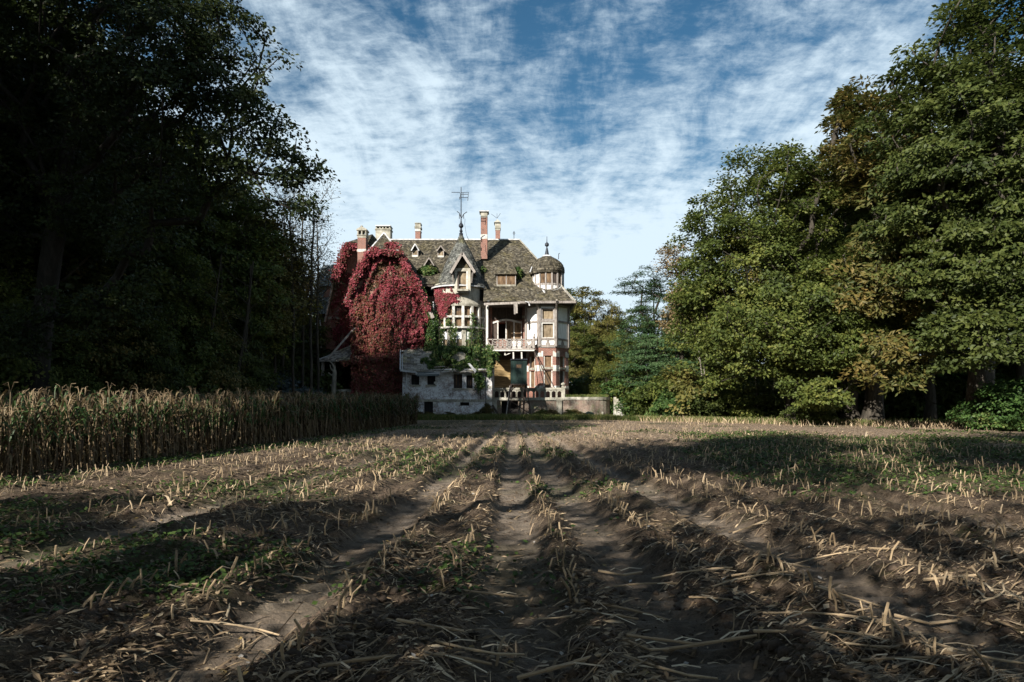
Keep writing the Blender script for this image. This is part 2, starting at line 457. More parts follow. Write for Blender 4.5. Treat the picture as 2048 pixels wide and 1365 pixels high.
def part(mb, name, m, parent=None, **k): return mb.build(name, M[m] if isinstance(m, str) else m, house if parent is None else parent, **k)
def roof_faces(name, faces, mt, under, parent=None, course=.21, width=.18, miss=.01, label=None):
    """a roof: solid underside plus its slates as one part"""
    b = MB()
    for f in faces: b.quad(*f)
    o = part(b, name, under, parent, label=label)
    s = MB()
    for f in faces:
        f = list(f)
        if len(f) == 3: f = [f[0], f[1], f[2], f[2]]
        tiles(s, *f, course=course, width=width, miss=miss)
    so = s.build('slates', M[mt] if isinstance(mt, str) else mt, o, kind='stuff')
    return o

# main body and its long roof
def zroof(Y): return 17.3 - .84 * (68 - Y)
b = MB(); b.box(-17.0, .9, 66.2, 74, 0, 10.5); b.box(-12.0, -2.6, 62.4, 66.4, 0, 10.9); b.box(-2.6, 4.9, 66.25, 74, 0, 10.4)
part(b, 'wall', 'brick')
rl, rr = -13.2, .75
e0 = (-8.2, 61.5, zroof(61.5)); e1 = (-2.5, 61.5, zroof(61.5))
roofA = roof_faces('main_roof', [
    ((-12.8, 61.5, zroof(61.5)), (-2.5, 61.5, zroof(61.5)), (-2.5, 68, 17.3), (rl, 68, 17.3)),
    ((-2.5, 59.3, zroof(59.3)), (5.5, 59.3, zroof(59.3)), (rr, 68, 17.3), (-2.5, 68, 17.3)),
    ((5.5, 59.3, zroof(59.3)), (5.5, 76.7, zroof(59.3)), (rr, 68.02, 17.3), (rr, 68, 17.3)),
    ((5.5, 76.7, zroof(59.3)), (-13.0, 76.7, zroof(59.3)), (rl, 68.02, 17.3), (rr, 68.02, 17.3))],
    'slate', 'slate_dark')
# ridge flashing and hip flashing
b = MB(); b.bar((rl, 68, 17.36), (rr, 68, 17.36), .22, .12); part(b, 'ridge_flashing', 'lead')
b = MB(); b.bar((rr, 68, 17.36), (5.5, 59.3, zroof(59.3) + .07), .12, .06); part(b, 'hip_flashing', 'stone')
# eave boards
b = MB(); b.pb(867, 838, 570, 574, 61.4, .12); part(b, 'eave_board', 'timber_dark')
b = MB(); b.bar(W(968, 609, 59.2), W(1040, 606, 59.2), .16, .2); part(b, 'eave_board', 'timber', label='sagging mossy eave board over the balcony')
b = MB(); b.bar(W(1040, 605, 59.2), W(1152, 604.5, 59.2), .14, .2); part(b, 'eave_board', 'timber')
b = MB(); b.bar((5.55, 59.25, WZ(605, 59.2)), (5.55, 70, WZ(605, 59.2)), .14, .2); part(b, 'eave_board', 'timber')
for i in range(9):
    px = 977 + i * 21
    b = MB(); b.bar((WX(px, 59.3), 59.35, 9.83), (WX(px, 59.3), 61.6, 10.9), .1, .16); part(b, 'rafter', 'timber_dark')
b = MB(); b.box(-2.4, 5.3, 59.4, 62.6, 9.86, 9.9); part(b, 'soffit', 'timber_dark')

# front gable wing (under the red creeper)
YG = 60.5
gw = [W(703, 840, YG)[[0, 2]], W(858, 840, YG)[[0, 2]], W(858, 628, YG)[[0, 2]], W(799, 514, YG)[[0, 2]], W(735, 514, YG)[[0, 2]], W(700, 600, YG)[[0, 2]], W(703, 640, YG)[[0, 2]]]
b = MB(); b.prism(gw, YG, 68.5); part(b, 'gable_wall', 'brick', label='brick gable wall overgrown by red creeper')
RG = np.array((WX(768, 63.6), 63.6, WZ(466, 63.6)))
rgb = np.array((RG[0], 69.5, RG[2]))
gl = W(735, 505, 59.95); gr = W(798, 505, 59.95); el = W(690, 604, 59.95); er = W(866, 634, 59.95); er_m = W(838, 570, 59.95)
bk = lambda p, Y=69.5: np.array((p[0], Y, p[2]))
roofB = roof_faces('gable_roof', [
    (gl, gr, RG), 
    (er_m, bk(er_m), rgb, RG), (er, bk(er), bk(er_m), er_m),
    (bk(el), el, RG, rgb)], 'slate', 'slate_dark')
b = MB(); b.quad(er_m, gr, RG); part(b, 'gable_roof_corner', 'slate'); 
b = MB(); b.quad(gl, el, RG); part(b, 'gable_roof_corner', 'slate')
b = MB(); b.bar(gl, RG, .14, .08); part(b, 'hip_flashing', 'lead')
b = MB(); b.bar(gr, RG, .14, .08); part(b, 'hip_flashing', 'lead')
b = MB(); b.bar(gr + (0, 0, -.12), er_m + (0, 0, -.12), .12, .3); b.bar(er_m + (0, 0, -.12), er + (0, 0, -.12), .12, .3); part(b, 'barge_board', 'timber')
b = MB(); b.bar(gl + (0, 0, -.12), el + (0, 0, -.12), .12, .3); part(b, 'barge_board', 'timber')

# left block with half-hipped gable, further back
YL = 64.0
lw = [W(652, 845, YL)[[0, 2]], W(730, 845, YL)[[0, 2]], W(730, 492, YL)[[0, 2]], W(696, 492, YL)[[0, 2]], W(664, 590, YL)[[0, 2]], W(652, 640, YL)[[0, 2]]]
b = MB(); b.prism(lw, YL, 74); part(b, 'gable_wall', 'brick', label='set-back left gable wall in shade')
a0 = W(650, 645, 63.3); a1 = W(667, 560, 63.3); a2 = W(695, 485, 63.3); pk = np.array((WX(745, 67), 67, WZ(469, 67)))
roof_faces('gable_roof', [(bk(a0, 74), a0, a1, bk(a1, 74)), (bk(a1, 74), a1, a2, bk(a2, 74)), (a2, W(736, 487, 63.3), pk), (bk(a2, 74), a2, pk, bk(pk, 74))], 'slate', 'slate_dark')
b = MB(); b.bar(a0, a1, .12, .3); b.bar(a1, a2, .12, .3); part(b, 'barge_board', 'timber')
b = MB(); b.pb(652, 703, 634, 639, YL - .06, .1); part(b, 'stone_band', 'stone')
b = MB(); b.pb(697, 703, 590, 616, YL - .08, .1); part(b, 'window', 'stone_white')
# grey side wing at the far left
YS = 69.0
sw = [(WX(636, YS), 0), (WX(660, YS), 0), (WX(660, YS), WZ(560, YS)), (WX(636, YS), WZ(620, YS))]
b = MB(); b.prism(sw, YS, 76); part(b, 'side_wing_wall', 'brick')
q = [W(x, y, YS - .5) for x, y in ((619, 628), (632, 588), (630, 570), (645, 531), (672, 531), (660, 620))]
sf = [(q[0], W(660, 628, YS - .5), W(660, 588, YS - .5) , q[1]), (W(630, 572, YS - .6), W(664, 572, YS - .6), W(672, 531, YS + .6), W(646, 531, YS + .6))]
roof_faces('side_wing_roof', [(q[0], W(664, 628, YS - .5), W(664, 572, YS + .4), W(634, 572, YS + .4)),
    (W(629, 572, YS - .3), W(664, 572, YS - .3), W(672, 531, YS + 1.0), W(646, 531, YS + 1.0)),
    (bk(q[0], 76), q[0], W(634, 572, YS + .4), bk(W(634, 572, YS), 76)),
    (bk(W(629, 572, YS), 76), W(629, 572, YS - .3), W(646, 531, YS + 1.0), bk(W(646, 531, YS), 76))], 'slate_grey', 'slate_dark')
b = MB(); b.tube([W(640, 640, YL - .2), W(642, 690, YL - .2), W(644, 716, YL - .2)], .06, 6); part(b, 'downpipe', 'lead')

# veranda on the left
YV = 59.6
zt = WZ(697, 61); 
vr = [(W(636, 720, YV), W(775, 722, YV), W(775, 690, 62.5), W(704, 690, 62.5)), (bk(W(636, 720, YV), 66), W(636, 720, YV), W(704, 690, 62.5), bk(W(704, 690, 62.5), 66))]
ver = roof_faces('veranda_roof', vr, 'felt', 'timber_dark')
b = MB(); b.bar(W(636, 722, YV), W(705, 722, YV), .12, .14); part(b, 'eave_board', 'timber')
b = MB(); b.bar(W(638, 719, YV), W(706, 695, 62.3), .14, .08); part(b, 'hip_flashing', 'lead')
for px, Y in ((645, YV + .3), (668, YV + .3), (645, 63.5)):
    b = MB(); b.box(WX(px, Y) - .12, WX(px, Y) + .12, Y, Y + .24, 0, WZ(723, YV)); part(b, 'veranda_post', 'timber')
b = MB(); b.pb(640, 706, 779, 784, YV + .2, .25); part(b, 'coping', 'stone')
for i in range(6):
    b = MB(); b.pb(643 + i * 11, 648 + i * 11, 784, 800, YV + .22, .2); part(b, 'baluster', 'stone')
b = MB(); b.pb(640, 706, 800, 845, YV + .1, 6); part(b, 'veranda_base', 'brick_old')
b = MB(); b.pb(704, 806, 712, 845, YV + .1, 1.2); part(b, 'porch_wall', 'brick')
b = MB(); b.bar(W(654, 720, 59.2), W(716, 648, 60.2), .16); part(b, 'fallen_rafter', 'timber', label='timber leaning from veranda roof to creeper wall')

# ------------------------------------------------------------------ round turret
tx, ty, tr_ = WX(920, 62.3), 62.3, 2.33
def tz(py): return WZ(py, 60.4)
b = MB(); b.lathe(tx, ty, [(tr_ - .28, 0), (tr_ - .28, tz(655)), ], 40)
b.lathe(tx, ty, [(tr_ + .02, tz(566)), (tr_, tz(604))][::-1], 40)
turret = part(b, 'turret_wall', 'cream', smooth=True)
b = MB(); b.lathe(tx, ty, [(tr_ - .3, tz(613)), (tr_ + .06, tz(613)), (tr_ + .08, tz(609)), (tr_ + .03, tz(604)), (tr_ - .02, tz(600))], 40); part(b, 'stone_band', 'stone', smooth=False)
b = MB(); b.lathe(tx, ty, [(tr_ - .3, tz(636)), (tr_ + .02, tz(636)), (tr_ + .02, tz(632)), (tr_ - .3, tz(632))], 40); part(b, 'stone_band', 'stone_white')
b = MB(); b.lathe(tx, ty, [(tr_ - .3, tz(657.5)), (tr_ + .16, tz(657.5)), (tr_ + .18, tz(654)), (tr_ - .3, tz(653))], 40); part(b, 'window_sill', 'stone_white')
step = 20.7
for k in range(-4, 5):
    an = R((k - .5) * step + 0.5)
    if abs((k - .5) * step) > 95: continue
    px_, py_ = tx + (tr_ - .1) * math.sin(an), ty - (tr_ - .1) * math.cos(an)
    b = MB(); b.bar((px_, py_, tz(654)), (px_, py_, tz(612)), .22, .3, up=(math.sin(an), -math.cos(an), 0)); part(b, 'mullion', 'stone_white')
for row, (ya, yb) in enumerate(((613, 632), (636, 653))):
    for k in range(-4, 5):
        c = k * step + .5
        if abs(c) > 90: continue
        b = MB(); b.lathe(tx, ty, [(tr_ - .24, tz(yb)), (tr_ - .24, tz(ya))], 3, c - step / 2, c + step / 2)
        wn_ = part(b, 'window', 'board' if (k + row) % 3 else 'timber_dark')
        b2 = MB(); a_, b_ = R(c - step * .33), R(c + step * .33); rr_ = tr_ - .19
        top = (tz(ya) + tz(yb)) / 2 + random.uniform(-.1, .15)
        b2.quad((tx + rr_ * math.sin(a_), ty - rr_ * math.cos(a_), tz(yb)), (tx + rr_ * math.sin(b_), ty - rr_ * math.cos(b_), tz(yb)),
                (tx + rr_ * math.sin(b_), ty - rr_ * math.cos(b_), top + .1), (tx + rr_ * math.sin(a_), ty - rr_ * math.cos(a_), top))
        part(b2, 'board', 'board', wn_)
# lower windows of the turret: arched stone frames half hidden by ivy
for c in (-37, -4, 30, 62):
    b = MB(); b.lathe(tx, ty, [(tr_ - .2, tz(702)), (tr_ - .2, tz(664))], 4, c - 13, c + 13); wn_ = part(b, 'window', 'board_pale')
    b = MB(); b.lathe(tx, ty, [(tr_ - .15, tz(679)), (tr_ - .15, tz(664))], 4, c - 12, c + 12); part(b, 'blind', 'plaster', wn_)
    an = R(c); b = MB(); b.bar((tx + tr_ * math.sin(an), ty - tr_ * math.cos(an), tz(702)), (tx + tr_ * math.sin(an), ty - tr_ * math.cos(an), tz(670)), .09, .09); part(b, 'mullion', 'stone_white', wn_)
for c in (-55, -21, 13, 46, 75):
    b = MB(); b.lathe(tx, ty, [(tr_ - .05, tz(705)), (tr_ - .05, tz(657))], 3, c - 4.5, c + 4.5); part(b, 'pier', 'cream')
# conical slate roof, sixteen faces, flared at the eave
prof = [(tr_ + .26, tz(574)), (tr_ - .02, tz(563)), (1.62, tz(530)), (.95, tz(497)), (.42, tz(476)), (.10, tz(459))]
b = MB(); b.lathe(tx + .1, ty, prof, 16); cone = part(b, 'turret_roof', 'slate_dark')
s = MB()
for k in range(16):
    for (r0, z0), (r1, z1) in zip(prof[:-1], prof[1:]):
        a_, b_ = 2 * math.pi * k / 16, 2 * math.pi * (k + 1) / 16
        g = lambda r, z, a: np.array((tx + .1 + r * math.sin(a), ty - r * math.cos(a), z))
        tiles(s, g(r0, z0, a_), g(r0, z0, b_), g(r1, z1, b_), g(r1, z1, a_), course=.17, width=.16, miss=.005)
s.build('slates', M['slate_dark'], cone, kind='stuff')
b = MB(); b.lathe(tx, ty, [(tr_ + .02, tz(574)), (tr_ + .32, tz(574.5)), (tr_ + .32, tz(572))], 32); part(b, 'turret_gutter', 'lead')
# dormer with timber gable on the turret front
YD = 59.62
b = MB(); P_ = wall(b, (WX(909, YD), YD), (WX(941, YD), YD), tz(589), tz(540), [((916.5-909)/32, (934-909)/32, WZ(578, YD), WZ(543, YD))], .2)
b.box(WX(909, YD), WX(909.3, YD), YD + .01, YD + 2, tz(586), tz(540)); b.box(WX(940.7, YD), WX(941, YD), YD + .01, YD + 2, tz(586), tz(540))
dorm = part(b, 'dormer', 'cream', label='tall dormer with timber gable on the round turret')
b = MB(); b.pb(916.5, 934, 543, 578, YD + .2, .06); part(b, 'board', 'board_pale', dorm)
b = MB(); b.pb(914.5, 917.5, 543, 579, YD - .02, .2); part(b, 'frame', 'timber_dark', dorm)
b = MB(); b.pb(932.5, 935.5, 543, 579, YD - .02, .2); part(b, 'frame', 'timber_white', dorm)
b = MB(); b.pb(913, 937, 578, 582, YD - .25, .4); part(b, 'sill', 'stone', dorm)
ap = W(924.5, 507, YD - .45); dl = W(901, 547, YD - .45); dr = W(950, 546, YD - .45)
b = MB(); b.prism([W(909, 541, YD)[[0, 2]], W(941, 541, YD)[[0, 2]], W(924.5, 513, YD)[[0, 2]]], YD + .05, YD + 1.2); part(b, 'gable', 'slate', dorm)
b = MB(); b.bar(ap, dl, .16, .22); b.bar(ap, dr, .16, .22); part(b, 'barge_board', 'timber', dorm)
s = MB(); back = (0, 3.0, 0)
s.quad(dl, ap, ap + back, dl + back); s.quad(ap, dr, dr + back, ap + back)
tiles(s, dl + back, dl, ap, ap + back, .2, .18); tiles(s, dr, dr + back, ap + back, ap, .2, .18)
part(s, 'roof', 'slate', dorm)
for x in (907, 943):
    b = MB(); b.bar(W(x, 566, YD - .05), W(x - 2 if x < 920 else x + 2, 546, YD - .4), .1, .12); part(b, 'bracket', 'timber', dorm)
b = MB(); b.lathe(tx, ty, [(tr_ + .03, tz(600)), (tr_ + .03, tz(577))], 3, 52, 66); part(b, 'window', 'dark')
# finial with aerial
fx, fz = tx + .1, tz(459)
fin = MB(); fin.lathe(fx, ty, [(.12, fz - .2), (.2, fz + .05), (.1, fz + .15), (.16, fz + .3), (.1, fz + .4), (.09, fz + .55), (.22, fz + .72), (.22, fz + .85), (.08, fz + 1.05), (.05, fz + 1.3), (.035, fz + 4.3), (.0, fz + 4.35)], 10)
fin = part(fin, 'finial', 'iron')
zz_ = lambda py: WZ(py, 62.3)
def PX(px, py): return np.array((WX(px, 62.3), 62.3, zz_(py)))
for pts in ([(903, 385), (920, 385.5), (921, 393), (920, 398)], [(923, 386), (937, 385), (935.5, 402)], [(923, 389), (936, 389)], [(923, 395.5), (936, 395.5)], [(926, 386), (926, 395)], [(919, 394), (919.5, 400)]):
    b = MB(); b.tube([PX(*p) for p in pts], .028, 5); part(b, 'aerial_rod', 'iron', fin)
for pts in ([(914, 423), (919, 427), (922, 436)], [(934, 424), (927, 429), (923.5, 436)], [(919, 427), (918.5, 438)], [(927, 429), (927.5, 438)]):
    b = MB(); b.tube([PX(*p) for p in pts], .035, 5); part(b, 'scroll', 'iron', fin)
b = MB(); b.tube([PX(924, 440) + (.3, -.3, 0), PX(930, 452) + (0, -.4, 0), PX(934, 474) + (0, -.9, 0), PX(937, 480)], .02, 4); part(b, 'cable', 'iron')
# ridge spikes
b = MB(); b.tube([(WX(1028, 68), 68, 17.3), (WX(1028, 68), 68, 18.2)], .03, 5)
for k in range(6): b.tube([(WX(1028, 68), 68, 18.0), (WX(1028, 68) + .16 * math.cos(k * 1.05), 68, 18.0 + .16 * math.sin(k * 1.05))], .02, 4)
part(b, 'ridge_spike', 'iron')

# ------------------------------------------------------------------ chimneys
def chimney(px0, px1, pyt, pyb, Y, segs, d=.9):
    """segs: (from py, to py, material, pixels wider)"""
    root = MB(); first = None
    for (ya, yb, m, w) in segs:
        b = MB(); k = w * Y / FPX
        b.box(WX(px0, Y) - k, WX(px1, Y) + k, Y - k, Y + d + k, WZ(yb, Y), WZ(ya, Y))
        if first is None: first = part(b, 'chimney', m)
        else: part(b, {'brick': 'shaft', 'stone_white': 'stone_band', 'stone': 'cap', 'lead': 'cap'}[m], m, first)
    return first
c1 = chimney(715, 731.5, 0, 0, 61.0, [(504, 548, 'brick', 0), (498.5, 504, 'stone_white', .4), (476, 498.5, 'brick', 0), (471.5, 476, 'stone', .5), (470, 471.5, 'stone', 1.6)])
# pots under a little gabled hood
Yc = 61.0
for x in (714.5, 722.2, 730): b = MB(); b.pb(x, x + 2.3, 461, 470, Yc - .05, 1.0); part(b, 'pier', 'stone', c1)
b = MB(); b.prism([W(x, y, Yc)[[0, 2]] for x, y in ((713, 461.5), (734, 461.5), (734, 459), (725, 454), (723.6, 452), (722, 454), (713, 459))], Yc - .1, Yc + 1.0); part(b, 'hood', 'stone', c1)
b = MB(); b.tube([W(723.5, 453, Yc + .4), W(723.5, 451.5, Yc + .4)], [.14, .05], 6); part(b, 'knob', 'stone', c1)
c2 = chimney(751, 780.5, 0, 0, 70, [(460, 480, 'stone', 0), (457.5, 460, 'stone', 1.2)], 1.2)
for x in (751.5, 758.5, 764.5, 770.5, 778): b = MB(); b.pb(x, x + 2.2, 452.5, 457.5, 70, 1.2); part(b, 'pier', 'stone', c2)
b = MB(); b.pb(750.5, 781, 450.5, 452.5, 69.9, 1.4); part(b, 'slab', 'lead', c2)
c3 = chimney(830.5, 840.5, 0, 0, 69.5, [(463, 480, 'brick', 0), (461, 463, 'stone_white', .8), (456.5, 461, 'stone_white', 0), (453, 456.5, 'stone', 1.4), (447.5, 453, 'stone', .3), (446, 447.5, 'stone', 1.2)])
c4 = chimney(961.5, 974.5, 0, 0, 64.5, [(478, 518, 'brick', 0), (469, 478, 'stone_white', .2), (435, 469, 'brick', 0), (425, 435, 'stone', .2), (424, 425, 'stone', 1.6), (422, 424, 'lead', 3)])
c5 = chimney(991, 1000, 0, 0, 68.3, [(461, 482, 'brick', 0), (457, 461, 'stone', .4), (446, 457, 'stone', 1.2)])
b = MB(); Yp = 68.3; xa, xb = WX(988, Yp), WX(1001.5, Yp); b.add([(xa, Yp - .2, WZ(446, Yp)), (xb, Yp - .2, WZ(446, Yp)), (xb, Yp + 1.1, WZ(446, Yp)), (xa, Yp + 1.1, WZ(446, Yp)), ((xa + xb) / 2, Yp + .45, WZ(436.5, Yp))], [(0, 1, 4), (1, 2, 4), (2, 3, 4), (3, 0, 4), (3, 2, 1, 0)]); part(b, 'hood', 'stone', c5)
for pts in ([(982, 428), (994, 437)], [(1001, 427), (994, 437)], [(994, 427), (994, 437)]):
    b = MB(); b.tube([W(*p, Yp + .4) for p in pts], .022, 4); part(b, 'wire', 'iron', c5)

# ------------------------------------------------------------------ dormers in the main roof
def ysurf(py):
    """depth at which the sight line of row py meets the main roof"""
    k = (HY - py) / FPX
    return (17.3 - .84 * 68 - CAMH) / (k - .84)
def dormer(pxa, pxb, ytop, yeave, ybot, label, gable=True, over=2.5, panes=1, brd='board_pale', base=None):
    Yd = ysurf(ybot) - .05
    b = MB(); b.pb(pxa, pxb, yeave, ybot + 1.5, Yd, 2.2)
    d = part(b, 'dormer', 'timber', label=label)
    w = (pxb - pxa) / panes
    for k in range(panes):
        b = MB(); b.pb(pxa + k * w + 1.4, pxa + (k + 1) * w - 1.4, yeave + 1.5, ybot - 2.5, Yd - .03, .05); part(b, 'board', brd, d)
    for k in range(panes + 1):
        b = MB(); b.pb(pxa + k * w - .8, pxa + k * w + .8, yeave, ybot - 1, Yd - .07, .09); part(b, 'frame', 'timber', d)
    b = MB(); b.pb(pxa - .8, pxb + .8, ybot - 2.5, ybot + 1, Yd - .1, .12); part(b, 'sill', base or 'stone_white', d)
    L_ = W(pxa - over, yeave + .8, Yd - .25); R_ = W(pxb + over, yeave + .8, Yd - .25); 
    s = MB()
    if gable:
        A_ = W((pxa + pxb) / 2, ytop, Yd - .3); bb = np.array((0, 2.2, 0))
        s.quad(L_, A_, A_ + bb, L_ + bb); s.quad(A_, R_, R_ + bb, A_ + bb)
        s.prism([W(pxa, yeave, Yd)[[0, 2]], W(pxb, yeave, Yd)[[0, 2]], W((pxa + pxb) / 2, ytop + 2, Yd)[[0, 2]]], Yd, Yd + 1)
        tiles(s, L_ + bb, L_, A_, A_ + bb, .18, .16, .02); tiles(s, R_, R_ + bb, A_ + bb, A_, .18, .16, .02)
        e = MB(); e.bar(L_, A_, .1, .1); e.bar(A_, R_, .1, .1); part(e, 'barge_board', 'lead' if ytop < 497 and pxa < 860 else 'timber', d)
    else:
        A0 = W(pxa + 7, ytop, Yd + 1.9); A1 = W(pxb - 7, ytop, Yd + 1.9); bb = np.array((0, 2.6, 0))
        for f in ((L_, R_, A1, A0), (L_ + bb, L_, A0, A0), (R_, R_ + bb, A1, A1)):
            s.quad(*f) if f[2] is not f[3] else s.quad(f[0], f[1], f[2])
            tiles(s, *f, .2, .17, .02)
    part(s, 'roof', 'slate', d)
    return d
dormer(825, 835.5, 488.5, 501, 513, 'small gabled roof dormer left of the turret with pale verge')
dormer(876, 887, 492, 502, 514, 'small gabled roof dormer close beside the turret cone')
dormer(852, 864, 516, 531, 545, 'open triangular dormer above the green roof bush', over=4, brd='dark')  # near-black panel stands for the unlit opening
dormer(994, 1031, 520, 548, 572, 'wide hipped two-pane dormer in the right roof slope', gable=False, over=3.5, panes=2, brd='board', base='stone')

# ------------------------------------------------------------------ dome turret on the right corner
dx, dy, dr0 = WX(1096, 62.2), 62.2, 1.36
def dz(py): return WZ(py, 61.0)
b = MB(); b.lathe(dx, dy, [(dr0, dz(600)), (dr0, dz(541))], 16); dome_w = part(b, 'dome_drum', 'timber')
for k in range(16):
    c = k * 22.5
    b = MB(); b.lathe(dx, dy, [(dr0 + .03, dz(566)), (dr0 + .03, dz(546))], 2, c - 7.5, c + 7.5)
    part(b, 'window', 'plaster' if k in (14, 13, 3) else ('board' if k != 1 else 'timber_dark'), dome_w)
    b = MB(); b.lathe(dx, dy, [(dr0 + .03, dz(582)), (dr0 + .03, dz(570))], 2, c - 7.5, c + 7.5); part(b, 'panel', 'plaster', dome_w)
    an = R(c + 11.25); b = MB(); b.bar((dx + (dr0 + .04) * math.sin(an), dy - (dr0 + .04) * math.cos(an), dz(590)), (dx + (dr0 + .04) * math.sin(an), dy - (dr0 + .04) * math.cos(an), dz(543)), .13, .13, up=(math.sin(an), -math.cos(an), 0)); part(b, 'post', 'timber', dome_w)
b = MB(); b.lathe(dx, dy, [(dr0, dz(570)), (dr0 + .09, dz(570)), (dr0 + .09, dz(567)), (dr0, dz(567))], 16); part(b, 'rail', 'timber', dome_w)
dp = [(1.52, 545.5), (1.60, 541), (1.58, 533), (1.46, 526.5), (1.20, 520), (.85, 514.5), (.5, 510.5), (.3, 507.5)]
b = MB(); b.lathe(dx - .1, dy, [(r, dz(y)) for r, y in dp], 16); dome = part(b, 'dome_roof', 'slate_dark')
s = MB()
for k in range(20):
    for (r0, y0), (r1, y1) in zip(dp[:-1], dp[1:]):
        a_, b_ = 2 * math.pi * k / 20, 2 * math.pi * (k + 1) / 20
        g = lambda r, y, a: np.array((dx - .1 + r * math.sin(a), dy - r * math.cos(a), dz(y)))
        tiles(s, g(r0, y0, a_), g(r0, y0, b_), g(r1, y1, b_), g(r1, y1, a_), course=.16, width=.16, lift=.035, miss=.005)
s.build('slates', M['slate'], dome, kind='stuff')
b = MB(); b.lathe(dx - .1, dy, [(.42, dz(508)), (.3, dz(506.5)), (.22, dz(507)), (.08, dz(491)), (.0, dz(490.8))], 12); dfin = part(b, 'dome_finial', 'iron')
b = MB(); b.lathe(dx - .1, dy, [(.5, dz(509)), (.34, dz(506)), (.2, dz(505))], 12); part(b, 'collar', 'lead', dfin)
b = MB(); b.lathe(dx - .1, dy, [(.05, dz(490.8)), (.06, dz(488)), (.19, dz(486)), (.19, dz(482)), (.06, dz(479.5)), (.035, dz(478)), (.02, dz(467))], 10); part(b, 'ball', 'iron', dfin)
# small roofs round the drum: apron gablet in front and lead flashing
gab = [W(1098, 603, 59.5), W(1146, 603, 59.5), W(1123, 576, 61.2)]
s = MB(); s.quad(*gab); s.quad(gab[1], W(1150, 603, 62), gab[2]); tiles(s, gab[0], gab[1], gab[2], gab[2], .2, .18)
part(s, 'apron_roof', 'slate')
b = MB(); b.bar(W(1096, 588, 60.5), W(1104, 583, 60.7), .18, .1); b.bar(W(1104, 583, 60.7), W(1116, 579, 60.9), .16, .1); b.bar(W(1116, 579, 60.9), W(1123, 574, 61.2), .16, .1); b.bar(W(1123, 574, 61.2), W(1147, 602, 59.4), .1, .06); part(b, 'valley_flashing', 'lead')
b = MB(); b.bar(W(1086, 580, 60.6), W(1095, 593, 60.2), .2, .06); b.bar(W(1064, 534, 61.3), W(1060, 545, 61.2), .12, .06); part(b, 'valley_flashing', 'lead')
b = MB(); b.bar(W(1117, 519, 63), W(1117.5, 508, 63), .06); b.bar(W(1117.5, 508, 63), W(1119.5, 507, 63), .05); part(b, 'vent_pipe', 'iron')

# ------------------------------------------------------------------ corner bay
pA, pB, pC, pD = (WX(1053, 61.2), 61.2), (WX(1079, 59.8), 59.8), (WX(1112, 59.8), 59.8), (WX(1137, 61.4), 61.4)
pE, pF = (WX(1137, 61.4) + .05, 66.5), (WX(1053, 61.2), 64.5)
def bz(py): return WZ(py, 60.1)
fac = [(pA, pB, 1053, 1079), (pB, pC, 1079, 1112), (pC, pD, 1112, 1137), (pD, pE, 0, 1), (pF, pA, 0, 1)]
def frac(i, px): a, c = fac[i][2:]; return (px - a) / (c - a)
up_h = {1: [(frac(1, 1083), frac(1, 1108), bz(641), bz(618)), (frac(1, 1083), frac(1, 1108), bz(678), bz(646))]}
lo_h = {0: [(frac(0, 1058.5), frac(0, 1070), bz(735), bz(713)), (frac(0, 1058.5), frac(0, 1070), bz(775), bz(742))],
        1: [(frac(1, 1087), frac(1, 1105), bz(734), bz(712)), (frac(1, 1087), frac(1, 1105), bz(775), bz(741))],
        2: [(frac(2, 1119), frac(2, 1130), bz(734), bz(713)), (frac(2, 1119), frac(2, 1130), bz(775), bz(742))]}
b = MB()
for i, f in enumerate(fac): wall(b, f[0], f[1], bz(694), 10.3, up_h.get(i, []), .22)
bay = part(b, 'bay_upper_wall', 'plaster')
b = MB()
for i, f in enumerate(fac): wall(b, f[0], f[1], 0, bz(694), lo_h.get(i, []), .22)
bayl = part(b, 'bay_lower_wall', 'brick')
def on(i, u, z, out=0.0):
    A, B = np.array(fac[i][0]), np.array(fac[i][1]); d = B - A; L = np.linalg.norm(d); d /= L
    n = np.array((d[1], -d[0])); q = A + d * L * u + n * out
    return np.array((q[0], q[1], z)), n
def strip(i, u0, u1, za, zb, out, th, name, m, parent):
    A, n = on(i, u0, za, out); B, _ = on(i, u1, za, out); back = np.array((n[0], n[1], 0)) * th
    b = MB(); v = [A, B, B - back, A - back]; h = zb - za
    b.ext([(p[0], p[1]) for p in v], za, zb); return part(b, name, m, parent)
for i, hs_ in up_h.items():
    for (u0, u1, za, zb) in hs_:
        w_ = strip(i, u0 - .02, u1 + .02, za, zb, -.15, .06, 'window', 'board_pale' if zb > bz(630) else 'board_pale', house)
        fm = 'timber_white' if zb < bz(640) else 'timber'
        for (a_, c_, e_, g_) in ((u0, u0 + .06, za, zb), (u1 - .06, u1, za, zb), (u0 + .06, u1 - .06, za, za + .1), (u0 + .06, u1 - .06, zb - .1, zb)):
            strip(i, a_, c_, e_, g_, .02, .14, 'frame', fm, w_)
for i, hs_ in lo_h.items():
    for n_, (u0, u1, za, zb) in enumerate(hs_):
        w_ = strip(i, u0, u1, za, zb, -.16, .05, 'window', 'board' if not (i == 2 and n_ == 1) else 'timber_dark', house)
        for (a_, c_, e_, g_) in ((u0, u0 + .07, za, zb), (u1 - .07, u1, za, zb)):
            strip(i, a_, c_, e_, g_, -.06, .09, 'frame', 'timber_white', w_)
        if n_ == 0: strip(i, u0 - .04, u1 + .04, za - .22, za - .03, .06, .2, 'sill', 'stone', w_)
